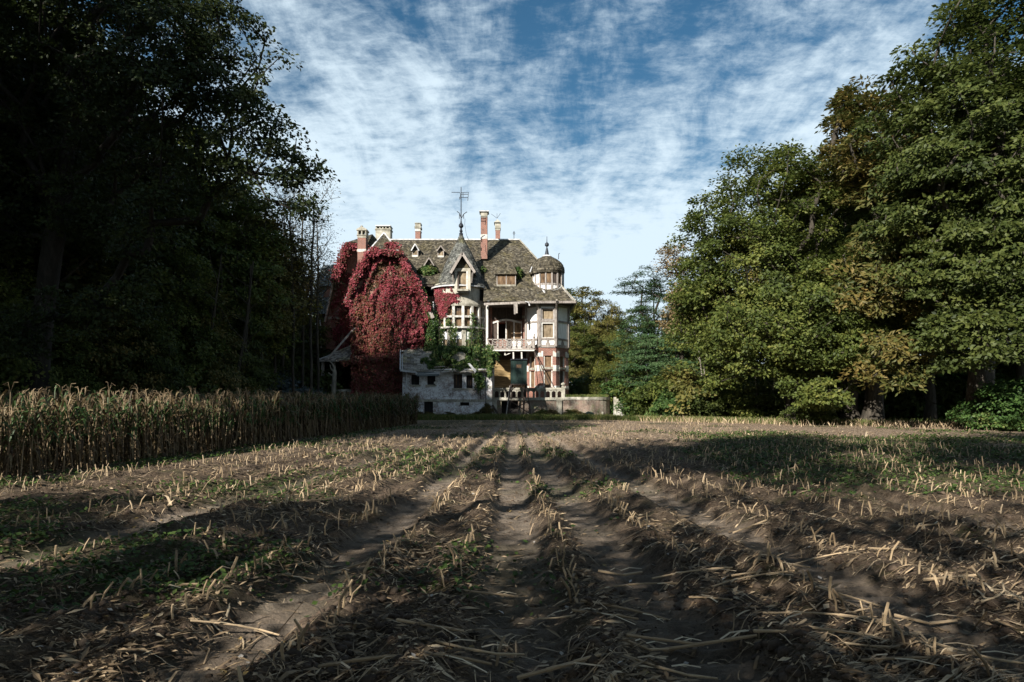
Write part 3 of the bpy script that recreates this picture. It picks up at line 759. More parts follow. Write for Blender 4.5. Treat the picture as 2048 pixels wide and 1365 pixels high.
# timber framing on the upper bay
for i, u in ((0, .0), (0, .93), (1, .0), (1, .97), (2, .03), (2, .97)):
    A, n = on(i, u, bz(694), .02); B, _ = on(i, u, 9.9, .02); b = MB(); b.bar(A, B, .22, .2, up=(n[0], n[1], 0)); part(b, 'timber_post', 'timber')
for i in (0, 1, 2):
    for py, h in ((612, .2), (643.5, .17), (679, .17), (693, .26)):
        strip(i, 0.04, .96, bz(py) - h / 2, bz(py) + h / 2, .07, .1, 'timber_rail', 'timber', house)
    N_ = (2, 2, 2)[i]
    for k in range(N_ + 1):
        u = k / N_
        A0, n = on(i, max(0, u - .14), bz(691.5), .05); A1, _ = on(i, min(1, u + .14), bz(691.5), .05); T0, _ = on(i, max(0, u - .04), bz(680), .05); T1, _ = on(i, min(1, u + .04), bz(680), .05)
        bk_ = np.array((n[0], n[1], 0)) * .06
        b = MB(); b.add([A0, A1, T1, T0, A0 - bk_, A1 - bk_, T1 - bk_, T0 - bk_], [(0, 1, 2, 3), (0, 3, 7, 4), (1, 5, 6, 2), (3, 2, 6, 7)]); part(b, 'timber_knee', 'timber')
for u, i in ((1.0, 0), (1.0, 1)):
    A, n = on(i, u, bz(620), .06); b = MB(); b.bar(A, A + (n[0] * .5, n[1] * .5 - .3, bz(604) - bz(620)), .14); part(b, 'bracket', 'timber')
# stone bands and quoins on the lower bay
for i in (0, 1, 2):
    segs = {0: [(0, .2), (.67, 1)], 1: [(0, .22), (.81, 1)], 2: [(0, .27), (.74, 1)]}[i]
    for (u0, u1) in segs:
        strip(i, u0, u1, bz(743), bz(731), .03, .1, 'stone_band', 'stone_white', house)
        for (ya, yb, k) in ((706, 714, 1.0), (772, 776, 1.0)):
            strip(i, u0 if u0 == 0 else u0, u1, bz(yb), bz(ya), .025, .1, 'quoin', 'stone_white', house)
        um = .5 * (u0 + u1)
        strip(i, um if u0 == 0 else u0, u1 if u0 == 0 else um, bz(706), bz(703), .025, .1, 'quoin', 'stone_white', house)
    strip(i, 0.02, .98, bz(779), bz(776), .08, .15, 'stone_band', 'stone', house)

# ------------------------------------------------------------------ recess with balcony between turret and bay
YR = 62.6
xl, xr = WX(962, YR), WX(1060, YR)
def rz(py): return WZ(py, YR)
def rf(px): return (px - 962) / 98
hol = [(rf(996.5), rf(1011), rz(680), rz(646))]
b = MB(); wall(b, (xl, YR), (xr, YR), 0, 10.6, hol, 1.2)
rec = part(b, 'recess_wall', 'brick')
b = MB(); b.box(WX(990, YR), WX(1016, YR), YR + 1.25, YR + 1.3, rz(690), rz(640)); part(b, 'unlit_room_panel', 'dark')
b = MB(); b.pb(983, 1044, 616, 640, YR - .08, .07); up_ = part(b, 'window', 'timber_dark', label='dark boarded window above the balcony doors')
b = MB(); b.pb(1012.5, 1014, 616, 640, YR - .12, .05); part(b, 'joint', 'timber_dark', up_)
for pa, pb_, m in ((982, 995, 'timber_dark'), (1013, 1026.5, 'board'), (1029.5, 1042, 'board')):
    b = MB(); b.pb(pa, pb_, 645, 681, YR - .09, .07); dd = part(b, 'door', m)
for x in (994.5, 1011, 1027): b = MB(); b.pb(x, x + 2.2, 643, 682, YR - .16, .14); part(b, 'door_frame', 'timber_white')
b = MB(); b.pb(1042, 1043.5, 643, 682, YR - .16, .14); part(b, 'door_frame', 'timber_white')
arc = [(983, 647), (994, 643.5), (1003, 641), (1012, 640), (1022, 641), (1032, 643.5), (1044, 646)]
for p, q_ in zip(arc[:-1], arc[1:]):
    b = MB(); b.bar(W(*p, YR - .12), W(*q_, YR - .12), .12, .16); part(b, 'door_head', 'timber_white')
b = MB(); b.pb(1046.5, 1055, 612, 697, YR - .6, .6); pil = part(b, 'pilaster', 'brick')
b = MB(); b.pb(1044.5, 1056, 632, 635.5, YR - .7, .7); part(b, 'band', 'stone', pil)
b = MB(); b.pb(978, 984, 612, 697, YR - .3, .3); part(b, 'pilaster', 'brick')
# white panels behind the railing, then planked wall below
for k in range(3): b = MB(); b.pb(1013 + k * 11, 1022.5 + k * 11, 682, 697, YR - .1, .06); part(b, 'panel', 'plaster')
YK = 62.1
b = MB(); b.box(WX(984, YK), WX(1058, YK), YK + .1, YK + .4, 0, WZ(700, YK)); part(b, 'lower_wall', 'timber_dark')
for k in range(17):
    ya = 703 + k * 4.3
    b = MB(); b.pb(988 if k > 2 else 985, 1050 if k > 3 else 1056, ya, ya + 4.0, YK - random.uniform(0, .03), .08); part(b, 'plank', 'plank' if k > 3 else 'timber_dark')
# front posts
for px, ya, yb, m, w in ((974, 611, 700, 'timber_white', 2.2), (986.5, 702, 776, 'timber_white', 2.0)):
    b = MB(); b.pb(px - w, px + w, ya, yb, 59.6, .24); part(b, 'post', m)
# balcony
YB = 59.5
b = MB(); b.box(WX(973, YB), WX(1071, YB), YB, YR - .1, WZ(699.5, YB), WZ(697, YB)); balc = part(b, 'balcony', 'timber', label='sagging timber balcony with cross-braced railing')
b = MB(); b.pb(985, 1069, 699.5, 702.5, YB + .02, .2); part(b, 'beam', 'timber_white', balc)
b = MB(); b.bar(W(976, 679.5, YB), W(1070, 679, YB), .1, .09); part(b, 'top_rail', 'timber', balc)
b = MB(); b.bar(W(976, 694.5, YB), W(1070, 694.5, YB), .1, .12); part(b, 'bottom_rail', 'timber', balc)
b = MB(); b.bar(W(980, 690, YB), W(1064, 690, YB), .06, .06); part(b, 'middle_rail', 'timber', balc)
xs = [985, 995.5, 1005.5, 1014, 1023.5, 1033, 1043, 1053, 1063]
for x in xs: b = MB(); b.bar(W(x, 696, YB), W(x, 679, YB), .1); part(b, 'baluster', 'timber', balc)
for x0, x1 in zip(xs[:-1], xs[1:]):
    b = MB(); b.bar(W(x0, 681, YB), W(x1, 689.5, YB), .07, .05); b.bar(W(x0, 689.5, YB + .02), W(x1, 681, YB + .02), .07, .05); part(b, 'cross_brace', 'timber', balc)
    m_ = (x0 + x1) / 2
    b = MB(); b.bar(W(x0, 694, YB), W(x0 + 2, 691, YB), .05); b.bar(W(x1, 694, YB), W(x1 - 2, 691, YB), .05); part(b, 'spandrel', 'timber', balc)
b = MB(); b.tube([W(975, 676, YB), W(976.5, 683, YB), W(980, 689, YB), W(985, 693, YB)], .06, 5); part(b, 'curved_brace', 'timber', balc)
b = MB(); b.tube([W(1067, 676, YB), W(1065, 683, YB), W(1061, 689, YB), W(1055, 693, YB)], .06, 5); part(b, 'curved_brace', 'timber', balc)
b = MB(); b.lathe(WX(1068.3, YB), YB, [(.1, WZ(697, YB)), (.1, WZ(676, YB)), (.15, WZ(674.5, YB)), (.06, WZ(672, YB)), (.09, WZ(669.5, YB)), (.0, WZ(666, YB))], 8); part(b, 'newel', 'timber', balc)
for x in (1026.5, 1043): b = MB(); b.bar(W(x, 703, YB + .2), W(x + .5, 718, YB + .2), .12); part(b, 'hanging_strut', 'timber_white', balc)
b = MB(); b.bar(W(1068, 702, YB), W(1102, 776, 58.6), .07); part(b, 'fallen_pole', 'timber_dark')
b = MB(); b.bar(W(1069, 703, YB), W(1077, 781, 58.6), .045); part(b, 'fallen_pole', 'timber_dark')
b = MB(); b.bar(W(1010, 703, YB + .3), W(1010, 711, YB + .3), .1); b.bar(W(1010, 711, YB + .3), W(1022, 706, YB + .3), .06); part(b, 'lamp_bracket', 'timber_white')
# broken gutter hanging from the eave
b = MB(); b.bar(W(1029, 606, 59.1), W(1029.5, 629, 59.1), .14, .05); b.bar(W(1032.5, 606, 59.1), W(1033, 627, 59.1), .2, .05); part(b, 'hanging_board', 'timber', label='broken eave board hanging over the balcony')
b = MB(); b.bar(W(1050, 603, 59.0), W(1058, 606, 59.0), .16, .06); b.bar(W(1057, 604, 59.0), W(1059, 612, 59.0), .1, .05); part(b, 'torn_flashing', 'lead')
b = MB(); b.tube([W(866.5, 604, 60.4), W(867, 640, 60.2), W(866, 700, 60.2)], .06, 6); part(b, 'downpipe', 'lead')

# ------------------------------------------------------------------ terrace with balustrade (right) and round end
ter = empty('terrace', (WX(1100, 58.2), 58.4, 0), 'brick terrace with stone balustrade in front of the right bay', 'terrace')
YT = 58.2
b = MB(); wall(b, (WX(984, YT), YT), (WX(1126, YT), YT), 0, WZ(800, YT), [((1003 - 984) / 142, (1036 - 984) / 142, 0.0, WZ(803, YT))], .8)
b.box(WX(984, YT), WX(1126, YT), YT + .05, 62.5, WZ(800, YT) - .1, WZ(800, YT) - .02)
part(b, 'wall', 'brick_old', ter)
b = MB(); b.pb(1000, 1040, 800, 840, YT + .9, .1); part(b, 'unlit_cellar_panel', 'dark', ter)
b = MB(); b.pb(983, 1128, 795.5, 801, YT - .12, .7); part(b, 'coping', 'stone', ter)
b = MB(); b.pb(984, 1127, 776, 780, YT - .04, .4); part(b, 'hand_rail', 'stone', ter)
n_b = 12
for k in range(n_b + 1):
    x = 986 + k * 11.4
    b = MB(); b.pb(x, x + 3.6, 783, 795.5, YT + .04, .26); part(b, 'baluster', 'stone', ter)
    if k < n_b:
        xa, xb_ = x + 3.6, x + 11.4; xm = (xa + xb_) / 2
        b = MB(); pts = [(xa - 2.2, 780), (xb_ + 2.2, 780), (xb_ + 2.2, 783.4), (xb_, 785.5), (xb_ - 1.2, 783.6), (xm, 782.4), (xa + 1.2, 783.6), (xa, 785.5), (xa - 2.2, 783.4)]
        b.prism([W(p[0], p[1], YT)[[0, 2]] for p in pts], YT + .02, YT + .30); part(b, 'arch', 'stone', ter)
b = MB(); b.pb(1123.5, 1130, 774, 797, YT - .1, .45); pst = part(b, 'pillar', 'stone', ter)
b = MB(); b.lathe(WX(1126.7, YT), YT + .12, [(.17, WZ(774, YT)), (.1, WZ(772, YT)), (.19, WZ(770, YT)), (.19, WZ(767.5, YT)), (.0, WZ(765, YT))], 10); part(b, 'ball', 'stone', pst)
b = MB(); b.pb(1113, 1124, 801, 834, YT - .18, .3); part(b, 'pier', 'stone', ter)
b = MB(); b.pb(984, 994, 801, 834, YT - .12, .3); part(b, 'pier', 'stone', ter)
# rounded terrace end
cxr, cyr = WX(1176, YT), 60.2
plan = [(WX(1124, YT), YT - .02), (cxr - .8, YT - .22)] + [(cxr + 2.15 * math.sin(R(a)), cyr - .1 - 2.3 * math.cos(R(a))) for a in range(0, 181, 12)] + [(WX(1124, YT), 62.4)]
def ring(z0, z1, out, name, m):
    c = np.mean(np.array(plan), 0); pl = [(c[0] + (p[0] - c[0]) * out, c[1] + (p[1] - c[1]) * out) for p in plan]
    b = MB(); b.ext(pl, z0, z1); return part(b, name, m, ter)
ring(0, WZ(800, 57.9), 1.0, 'round_wall', 'brick_old')
ring(WZ(800, 57.9), WZ(794.5, 57.9), 1.025, 'coping', 'stone')
b = MB(); b.box(WX(1203, 58), WX(1206, 58), 57.75, 58.2, WZ(831, 58), WZ(824, 58)); part(b, 'quoin', 'stone', ter)
# stair parapet and steps
st = empty('garden_steps', (WX(1238, 58), 59, 0), 'crumbling stone steps with jagged sloping parapet beside the round terrace', 'stairs')
prev = 1228.5
for k in range(8):
    px = 1228.5 + k * 4.0; top = 794 + k * 4.7 + random.uniform(-1, 1)
    b = MB(); b.pb(px, px + 4.15, top, 834, 58.5 - random.uniform(0, .05), .45); part(b, 'parapet_block', 'stone', st)
b = MB(); b.pb(1256.5, 1262.5, 820, 835, 58.3, .6); part(b, 'newel_pillar', 'stone_white', st)
for k in range(5):
    b = MB(); b.pb(1228 + k * 3, 1256, 833 - (4 - k) * 3.4, 835, 57.6 + (4 - k) * .25, .3); part(b, 'step', 'stone_white', st)
for (x, y, w, h, Y) in ((1228, 827, 8, 8, 57.3), (1238, 830, 9, 5, 57.0), (1247, 822, 7, 6, 57.9), (1262, 831, 8, 5, 57.2), (1218, 831, 6, 4, 57.1)):
    b = MB(); X0 = WX(x, Y); s_ = Y / FPX
    b.add([(X0 + random.uniform(-.04, .04) + (w * s_ if c & 1 else 0), Y + random.uniform(-.04, .04) + (.3 if c & 2 else 0), (h * s_ if c & 4 else -.03) + random.uniform(-.05, .05)) for c in range(8)],
          [(0, 1, 5, 4), (1, 3, 7, 5), (3, 2, 6, 7), (2, 0, 4, 6), (4, 5, 7, 6)])
    b.build('stone_block', M['stone_white'], None, label='loose pale stone block fallen beside the garden steps', cat='stone', group='fallen blocks by the steps')

# ------------------------------------------------------------------ whitewashed annex
ann = empty('annex', (WX(895, 57.2), 58, 0), 'low whitewashed brick annex with collapsed roof under ivy', 'annex')
YA = 57.2
def az(py): return WZ(py, YA)
def af(px): return (px - 805) / (984 - 805)
hol = [(af(822), af(838.5), az(770), az(750)), (af(854), af(870.5), az(770), az(750)), (af(907), af(924.5), az(777), az(749)), (af(932.5), af(945), az(777), az(751)),
       (af(848), af(866), az(834), az(804)), (af(920), af(938.5), az(833), az(805))]
b = MB(); wall(b, (WX(805, YA), YA), (WX(984, YA), YA), 0, az(738), hol, .35)
b.box(WX(805, YA) + .01, WX(805, YA) + .1, YA + .01, 61, 0, az(738)); b.box(WX(984, YA) - .1, WX(984, YA) - .01, YA + .01, 61.5, 0, az(738))
part(b, 'wall', 'brick_white', ann)
for i, (u0, u1, z0, z1) in enumerate(hol):
    xa, xb_ = WX(805, YA) + u0 * (WX(984, YA) - WX(805, YA)), WX(805, YA) + u1 * (WX(984, YA) - WX(805, YA))
    if i == 5:
        b = MB(); b.box(xa, xb_, YA + .12, YA + .3, 0, az(812)); part(b, 'bricked_opening', 'brick_white', ann)
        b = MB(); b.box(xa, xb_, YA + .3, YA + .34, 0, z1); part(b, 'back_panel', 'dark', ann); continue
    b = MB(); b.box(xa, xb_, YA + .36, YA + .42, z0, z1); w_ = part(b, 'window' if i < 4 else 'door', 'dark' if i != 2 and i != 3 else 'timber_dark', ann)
    n = 5
    for k in range(1, n):
        x = xa + (xb_ - xa) * k / n
        b = MB(); b.tube([(x, YA + .16, z0), (x, YA + .16, z1)], .018, 5); part(b, 'bar', 'iron', w_)
    if i in (2, 3):
        for k in (1, 3): 
            x = xa + (xb_ - xa) * k / n
            b = MB(); b.box(x, x + .12, YA + .3, YA + .33, z0 + .25, z1 - .1); part(b, 'slat', 'board', w_)
for xa, xb_, y in ((819, 841, 770), (851, 873, 770), (904, 942, 777), (943, 950, 777)):
    b = MB(); b.pb(xa, xb_, y, y + 3, YA - .1, .3); part(b, 'window_sill', 'stone', ann)
b = MB()
for k, (xa, xb_) in enumerate(((805, 852), (852, 890), (890, 915), (915, 941), (941, 970), (970, 985))):
    b = MB(); b.pb(xa + .2, xb_ - .2, 799, 804, YA - .06, .12); part(b, 'stone_course', 'stone', ann)
for xa, xb_, ya, yb in ((866, 873, 804.5, 812), (867, 872, 825, 833), (912, 918.5, 804.5, 811), (912, 919, 826, 834), (940, 946, 804.5, 811), (940, 946, 826, 834), (974, 984, 804.5, 816), (975, 984, 791, 798), (960, 984, 772, 777), (868, 874, 764, 768), (806, 810, 773, 779)):
    b = MB(); b.pb(xa, xb_, ya, yb, YA - .04, .1); part(b, 'quoin', 'stone_white', ann)
b = MB(); b.tube([W(812.5, 745, YA - .12), W(813, 770, YA - .12), W(812.5, 835, YA - .12)], .055, 6); part(b, 'downpipe', 'lead', ann)
b = MB(); b.tube([W(971, 748, YA - .06), W(971.5, 834, YA - .06)], .025, 5); part(b, 'cable', 'iron', ann)
rf_ = [(W(801, 741, YA - .5), W(868, 746, YA - .5), W(864, 697, 60.6), W(803, 693, 60.6)), (W(868, 746, YA - .5), W(985, 744, YA - .5), W(985, 722, 60.2), W(866, 712, 60.4))]
roof_faces('annex_roof', rf_, 'felt', 'timber_dark', ann, course=.35, width=.5, miss=.03)
b = MB(); b.bar(W(800.5, 741, YA - .5), W(801, 693, 60.6), .1, .16); b.bar(W(804.5, 741, YA - .52), W(804.8, 695, 60.5), .06, .1); part(b, 'verge_board', 'lead', ann)
# sagging eave: bent gutter and broken boards
pts = [(801, 741), (815, 743), (832, 745), (834, 750), (850, 750), (868, 748), (880, 746)]
for p, q_ in zip(pts[:-1], pts[1:]):
    b = MB(); b.bar(W(*p, YA - .55), W(*q_, YA - .55), .12, .16); part(b, 'gutter', 'lead', ann)
b = MB(); b.quad(W(833, 745, YA - .6), W(880, 744, YA - .6), W(878, 752, YA - .62), W(834, 753, YA - .62)); b.quad(W(833, 745, YA - .57), W(834, 753, YA - .58), W(878, 752, YA - .58), W(880, 744, YA - .57)); part(b, 'hanging_sheet', 'slate_grey', ann)
for p, q_ in (((880, 748), (915, 740)), ((898, 741), (912, 743)), ((934, 744), (950, 747)), ((868, 735), (890, 733))):
    b = MB(); b.bar(W(*p, YA - .6), W(*q_, YA - .5), .1, .06); part(b, 'broken_board', 'timber', ann)
b = MB(); b.add([W(935, 727, YA - .3), W(940, 727, YA - .3), W(953, 742, YA - .7), W(950, 746, YA - .7), W(935, 727, YA - .2), W(940, 727, YA - .2), W(953, 742, YA - .6), W(950, 746, YA - .6)], [(3, 2, 1, 0), (4, 5, 6, 7), (0, 1, 5, 4), (1, 2, 6, 5), (2, 3, 7, 6), (3, 0, 4, 7)]); part(b, 'slipped_slab', 'lead', ann)
# grey boulder-like slab of fallen render on the annex roof
b = MB(); ol = [(900, 715), (907, 712), (914, 705), (924, 704), (930, 707), (932, 712), (929, 719), (922, 724), (913, 722), (906, 719)]
b.prism([W(x, y, 57.9)[[0, 2]] for x, y in reversed(ol)], 57.9, 58.2)
b.build('fallen_render', M['stone'], None, label='grey slab of fallen render lying in ivy on the annex roof', cat='rubble')
# ------------------------------------------------------------------ creepers and roof plants
LM = {}
LM['red'] = leafmat('red_creeper_leaf', [(.03, .022, .01), (.085, .05, .025), (.10, .022, .02), (.19, .026, .036), (.31, .07, .085)], .25, pos=[.0, .22, .36, .62, .95], scale=1.4, nw=1.5)
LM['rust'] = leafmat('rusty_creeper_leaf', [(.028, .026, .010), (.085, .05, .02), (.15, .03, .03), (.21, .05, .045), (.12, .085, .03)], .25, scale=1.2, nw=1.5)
LM['ivy'] = leafmat('ivy_leaf', [(.012, .03, .008), (.032, .07, .016), (.065, .115, .028), (.17, .18, .055)], .25, scale=.9, nw=1.3)
def rand_dir(n): return unit(rs.normal(size=(n, 3)))
def creeper_leaves(P, out=(0, -1, 0), size=.15, spread=.6):
    n = len(P)
    N = unit(np.array(out) + rand_dir(n) * spread + np.array((0, 0, .25)))
    D = unit(np.array((0, 0, -1.0)) + rand_dir(n) * .7)
    L = size * rs.uniform(.6, 1.35, n)
    return leaf_geo(P, N, D, L, L * rs.uniform(.32, .5, n), .06)
def fill(polys, Y, n, thick=.3, nscale=1.0, seed=1, keep=0.0, holes=()):
    """points spread over an area of wall (outline measured in the photograph) at depth Y, thicker where the creeper bulges"""
    allx = [p[0] for q in polys for p in q]; ally = [p[1] for q in polys for p in q]
    px = rs.uniform(min(allx), max(allx), n * 3); py = rs.uniform(min(ally), max(ally), n * 3)
    m = np.zeros(len(px), bool)
    for q in polys: m |= inpoly(px, py, q)
    for q in holes: m &= ~inpoly(px, py, q)
    dens = vnoise(px * .09 * nscale, py * .09 * nscale, seed, 4)
    m &= dens > keep * rs.uniform(.6, 1.1, len(px))
    px, py, dens = px[m][:n], py[m][:n], dens[m][:n]
    bulge = np.clip(vnoise(px * .11, py * .045, seed + 5, 4) * 2.2 - .6, 0, 1)
    y = Y - .04 - thick * bulge * rs.uniform(.55, 1.0, len(px))
    P = np.stack(((px - CX) * Y / FPX, y, CAMH - (py - HY) * Y / FPX), 1)
    return P
def leaf_part(name, parent, sets, m, label=None):
    Vs, Fs, Ts = [], [], []; k = 0
    o3 = ROOT[parent.name]
    for (V, F), T in sets:
        Vs.append(V - o3); Fs.append(F + k); Ts.append(T); k += len(V)
    me = mesh_np(name, np.concatenate(Vs), np.concatenate(Fs), np.concatenate(Ts), m)
    o = link(name, me, parent); return props(o, label, kind='stuff')
def pline(pts, width, n, Y, thick=.3):
    """points along a drooping line of growth"""
    pts = np.array(pts, float); seg = np.linalg.norm(np.diff(pts, axis=0), axis=1); c = np.concatenate(([0], np.cumsum(seg)))
    s_ = rs.uniform(0, c[-1], n); px = np.interp(s_, c, pts[:, 0]); py = np.interp(s_, c, pts[:, 1])
    lump = .55 + .9 * vnoise(s_ * .12, s_ * 0, 3, 3)
    px += rs.normal(0, 1, n) * width * lump; py += np.abs(rs.normal(0, 1, n)) * width * 1.1 * lump - width * .6
    y = Y - thick * rs.uniform(-.5, 1, n)
    return np.stack(((px - CX) * Y / FPX, y, CAMH - (py - HY) * Y / FPX), 1)
def stems(parent, lines, Y, m='bark', rad=.035):
    for ln in lines: b = MB(); b.tube([W(x, y, Y - .06) for x, y in ln], rad, 5); b.build('stem', M[m], parent)

rc = empty('red_creeper', (WX(780, 60.3), 60.2, 0), 'crimson creeper smothering the front gable from ground to roof', 'creeper')
front = [(704, 842), (703, 640), (703, 590), (716, 548), (740, 512), (796, 512), (826, 556), (858, 622), (860, 690), (806, 700), (806, 842)]
arch = [(744, 552), (756, 528), (776, 524), (778, 540), (764, 552), (756, 576), (740, 596), (728, 600), (734, 575)]
arch2 = [(782, 524), (800, 527), (818, 560), (822, 585), (806, 556), (794, 546)]
gaps = [[(716, 562), (730, 556), (726, 570), (714, 580)], [(818, 590), (826, 586), (828, 622), (822, 630)], [(748, 610), (755, 606), (754, 640), (746, 640)], [(782, 660), (790, 650), (788, 690), (780, 690)], [(722, 640), (732, 636), (728, 660), (720, 664)]]
P1 = fill([[(704, 700), (703, 590), (716, 548), (740, 512), (796, 512), (826, 556), (860, 622), (862, 650), (862, 690), (820, 700)]], 60.5, 15500, .7, seed=2, holes=[arch, arch2] + gaps, keep=.47, nscale=1.7)
P1b = fill([[(760, 560), (800, 556), (826, 590), (846, 640), (850, 680), (800, 690), (770, 650)]], 60.2, 4500, .5, seed=12, keep=.5, nscale=1.7, holes=gaps)
P1r = fill([[(704, 705), (704, 620), (716, 585), (745, 600), (775, 615), (795, 650), (806, 705)]], 60.25, 5200, .5, seed=14, keep=.5, nscale=1.5, holes=gaps)
P2 = np.concatenate((pline([(734, 505), (768, 502), (799, 504)], 3.4, 1500, 59.7, .4), pline([(799, 504), (812, 527), (832, 563), (848, 596), (858, 618)], 2.8, 2200, 59.85, .26), pline([(736, 508), (718, 540), (704, 575), (694, 606)], 3.2, 1700, 59.85, .28),
                     pline([(775, 490), (784, 486), (796, 502)], 4.5, 600, 60.6, .3), pline([(740, 500), (752, 494)], 3, 200, 60.6, .3)))
P3 = fill([[(704, 842), (704, 712), (806, 704), (806, 842)]], 59.55, 7000, .5, seed=4, keep=.36)
P3b = pline([(686, 724), (706, 722), (740, 716), (790, 712)], 4.5, 1300, 59.3, .4)
P1c = fill([arch, arch2], 60.42, 700, .12, seed=3, keep=.35)  # darker leaves fill the arch outlines to paint the overhang's shade
leaf_part('shade_foliage', rc, [(creeper_leaves(P1c, size=.14), rs.uniform(0, .35, len(P1c)))], LM['rust'], label='dark brown leaves coloured as the shade under the overhang')
leaf_part('foliage', rc, [(creeper_leaves(P, size=.16), rs.uniform(0, 1, len(P)) ** 1.1 * .95) for P in (P1, P1b, P2)], LM['red'])
leaf_part('lower_foliage', rc, [(creeper_leaves(P, size=.16), rs.uniform(0, 1, len(P))) for P in (P3, P3b, P1r, fill([[(704, 712), (704, 640), (760, 650), (800, 690), (806, 712)]], 60.2, 3000, .6, seed=9, keep=.4))], LM['rust'], label='rust and olive coloured lower growth')
stems(rc, [[(710, 840), (708, 760), (712, 690), (706, 620)], [(760, 840), (766, 740), (758, 650), (765, 560)], [(800, 830), (796, 720), (812, 640), (820, 590)]], 60.4)
rc2 = empty('red_creeper', (WX(680, 63.8), 63.8, 0), 'thin dark red creeper on the set-back left gable behind the bare trees', 'creeper')
P = np.concatenate((fill([[(664, 720), (664, 600), (690, 520), (703, 540), (703, 700)]], 64.0, 2600, .3, seed=6, keep=.52), pline([(696, 486), (686, 510), (676, 540), (668, 562)], 4.2, 1700, 63.1, .4), pline([(696, 488), (735, 492)], 3, 800, 63.1, .3)))
leaf_part('foliage', rc2, [(creeper_leaves(P, size=.16), rs.uniform(0, .8, len(P)))], LM['red'])
stems(rc2, [[(672, 800), (680, 700), (686, 610), (694, 530)]], 64.0)
rc3 = empty('red_creeper', (WX(880, 60.2), 60.1, 0), 'pinkish red creeper fanning over the cream round turret', 'creeper')
def on_turret(P, out=.06):
    """lay points measured on a flat front onto the round wall"""
    Q = P.copy(); x = np.clip((P[:, 0] - tx) / (tr_ + .03), -.985, .985); Q[:, 1] = ty - (tr_ + out) * np.sqrt(1 - x * x) - rs.uniform(0, .12, len(P)); Q[:, 0] = tx + x * (tr_ + out); return Q
P = on_turret(np.concatenate((fill([[(868, 572), (904, 574), (912, 600), (900, 610), (890, 634), (870, 640)]], 60.3, 1500, .1, seed=7, keep=.5), pline([(872, 576), (878, 610), (884, 632)], 4, 400, 60.3), pline([(890, 604), (918, 602)], 2, 140, 60.3), pline([(880, 585), (918, 592)], 2.5, 200, 60.3))))
leaf_part('foliage', rc3, [(creeper_leaves(P, size=.13), rs.uniform(.2, 1, len(P)))], LM['red'])
tl = []
for k in range(12):
    y0 = 640; pts = [(874 + k * .8, 640), (878 + k * 2, 618 - k), (884 + k * 3.4, 600 - k * 1.5), (892 + k * 3.0, 588 + (k % 4) * 3)]
    Q = on_turret(np.array([W(x, y, 60.3) for x, y in pts])); tl.append([tuple(q) for q in Q])
b = MB()
for ln in tl: b.tube(ln, .016, 4)
b.build('stem', M['bark'], rc3)

def ivy(label, sets, mm='ivy', size=.14, group=None, base=None):
    Pall = np.concatenate(sets); c = Pall.mean(0)
    e_ = empty('ivy', (c[0], c[1], 0 if base is None else base), label, 'ivy', group)
    leaf_part('foliage', e_, [(creeper_leaves(Pall, size=size, spread=.8), rs.uniform(0, 1, len(Pall)))], LM[mm])
    return e_
iv = ivy('green ivy climbing the lower turret windows', [on_turret(np.concatenate([pline([(x, 705), (x + 2, 670), (x + d, 648)], 4, 420, 60.3) for x, d in ((878, 0), (905, 3), (941, 4), (958, 3))] + [fill([[(868, 712), (868, 690), (905, 694), (935, 690), (962, 688), (972, 712)]], 60.3, 1700, .3, seed=21, keep=.4), pline([(940, 690), (946, 650), (944, 625)], 2, 200, 60.3), pline([(895, 650), (897, 638)], 2, 120, 60.3)]))])
stems(iv, [[(878, 712), (879, 690), (878, 655)], [(941, 712), (943, 680), (945, 640)]], 60.0, rad=.025)
iv = ivy('green ivy column on the wall between creeper and turret', [np.concatenate((pline([(862, 700), (864, 660), (866, 640), (860, 620)], 5, 1500, 60.3), pline([(842, 572), (856, 600), (864, 625)], 2.5, 420, 60.4), fill([[(850, 702), (852, 660), (868, 648), (872, 702)]], 60.3, 900, .4, seed=23, keep=.4)))])
stems(iv, [[(862, 712), (863, 660), (866, 620), (848, 580)]], 60.35, rad=.025)
Pm = fill([[(850, 744), (838, 735), (846, 718), (864, 708), (880, 690), (915, 694), (960, 694), (984, 706), (986, 730), (984, 752), (970, 760), (955, 752), (930, 742), (905, 740), (880, 736)]], 58.6, 8500, 1.3, seed=25, keep=.38, holes=[[(902, 714), (914, 705), (928, 704), (932, 714), (922, 723), (908, 718)]])
Pm[:, 1] -= 0; Pm[:, 1] = np.minimum(Pm[:, 1], 59.4) - np.clip((WZ(710, 58) - Pm[:, 2]) * .55, 0, 1.2)
iv = ivy('thick ivy mound burying the collapsed annex roof', [Pm, pline([(955, 742), (962, 760), (960, 775)], 4, 600, 57.0)], size=.16)
stems(iv, [[(962, 800), (960, 770), (956, 745)], [(880, 745), (900, 730), (930, 735)]], 57.1, rad=.03)
iv = ivy('yellowing ivy at the balcony end of the annex roof', [pline([(975, 712), (984, 704), (986, 720)], 5, 900, 58.6, .5), pline([(978, 690), (982, 730)], 4, 500, 58.6, .5)], size=.14)
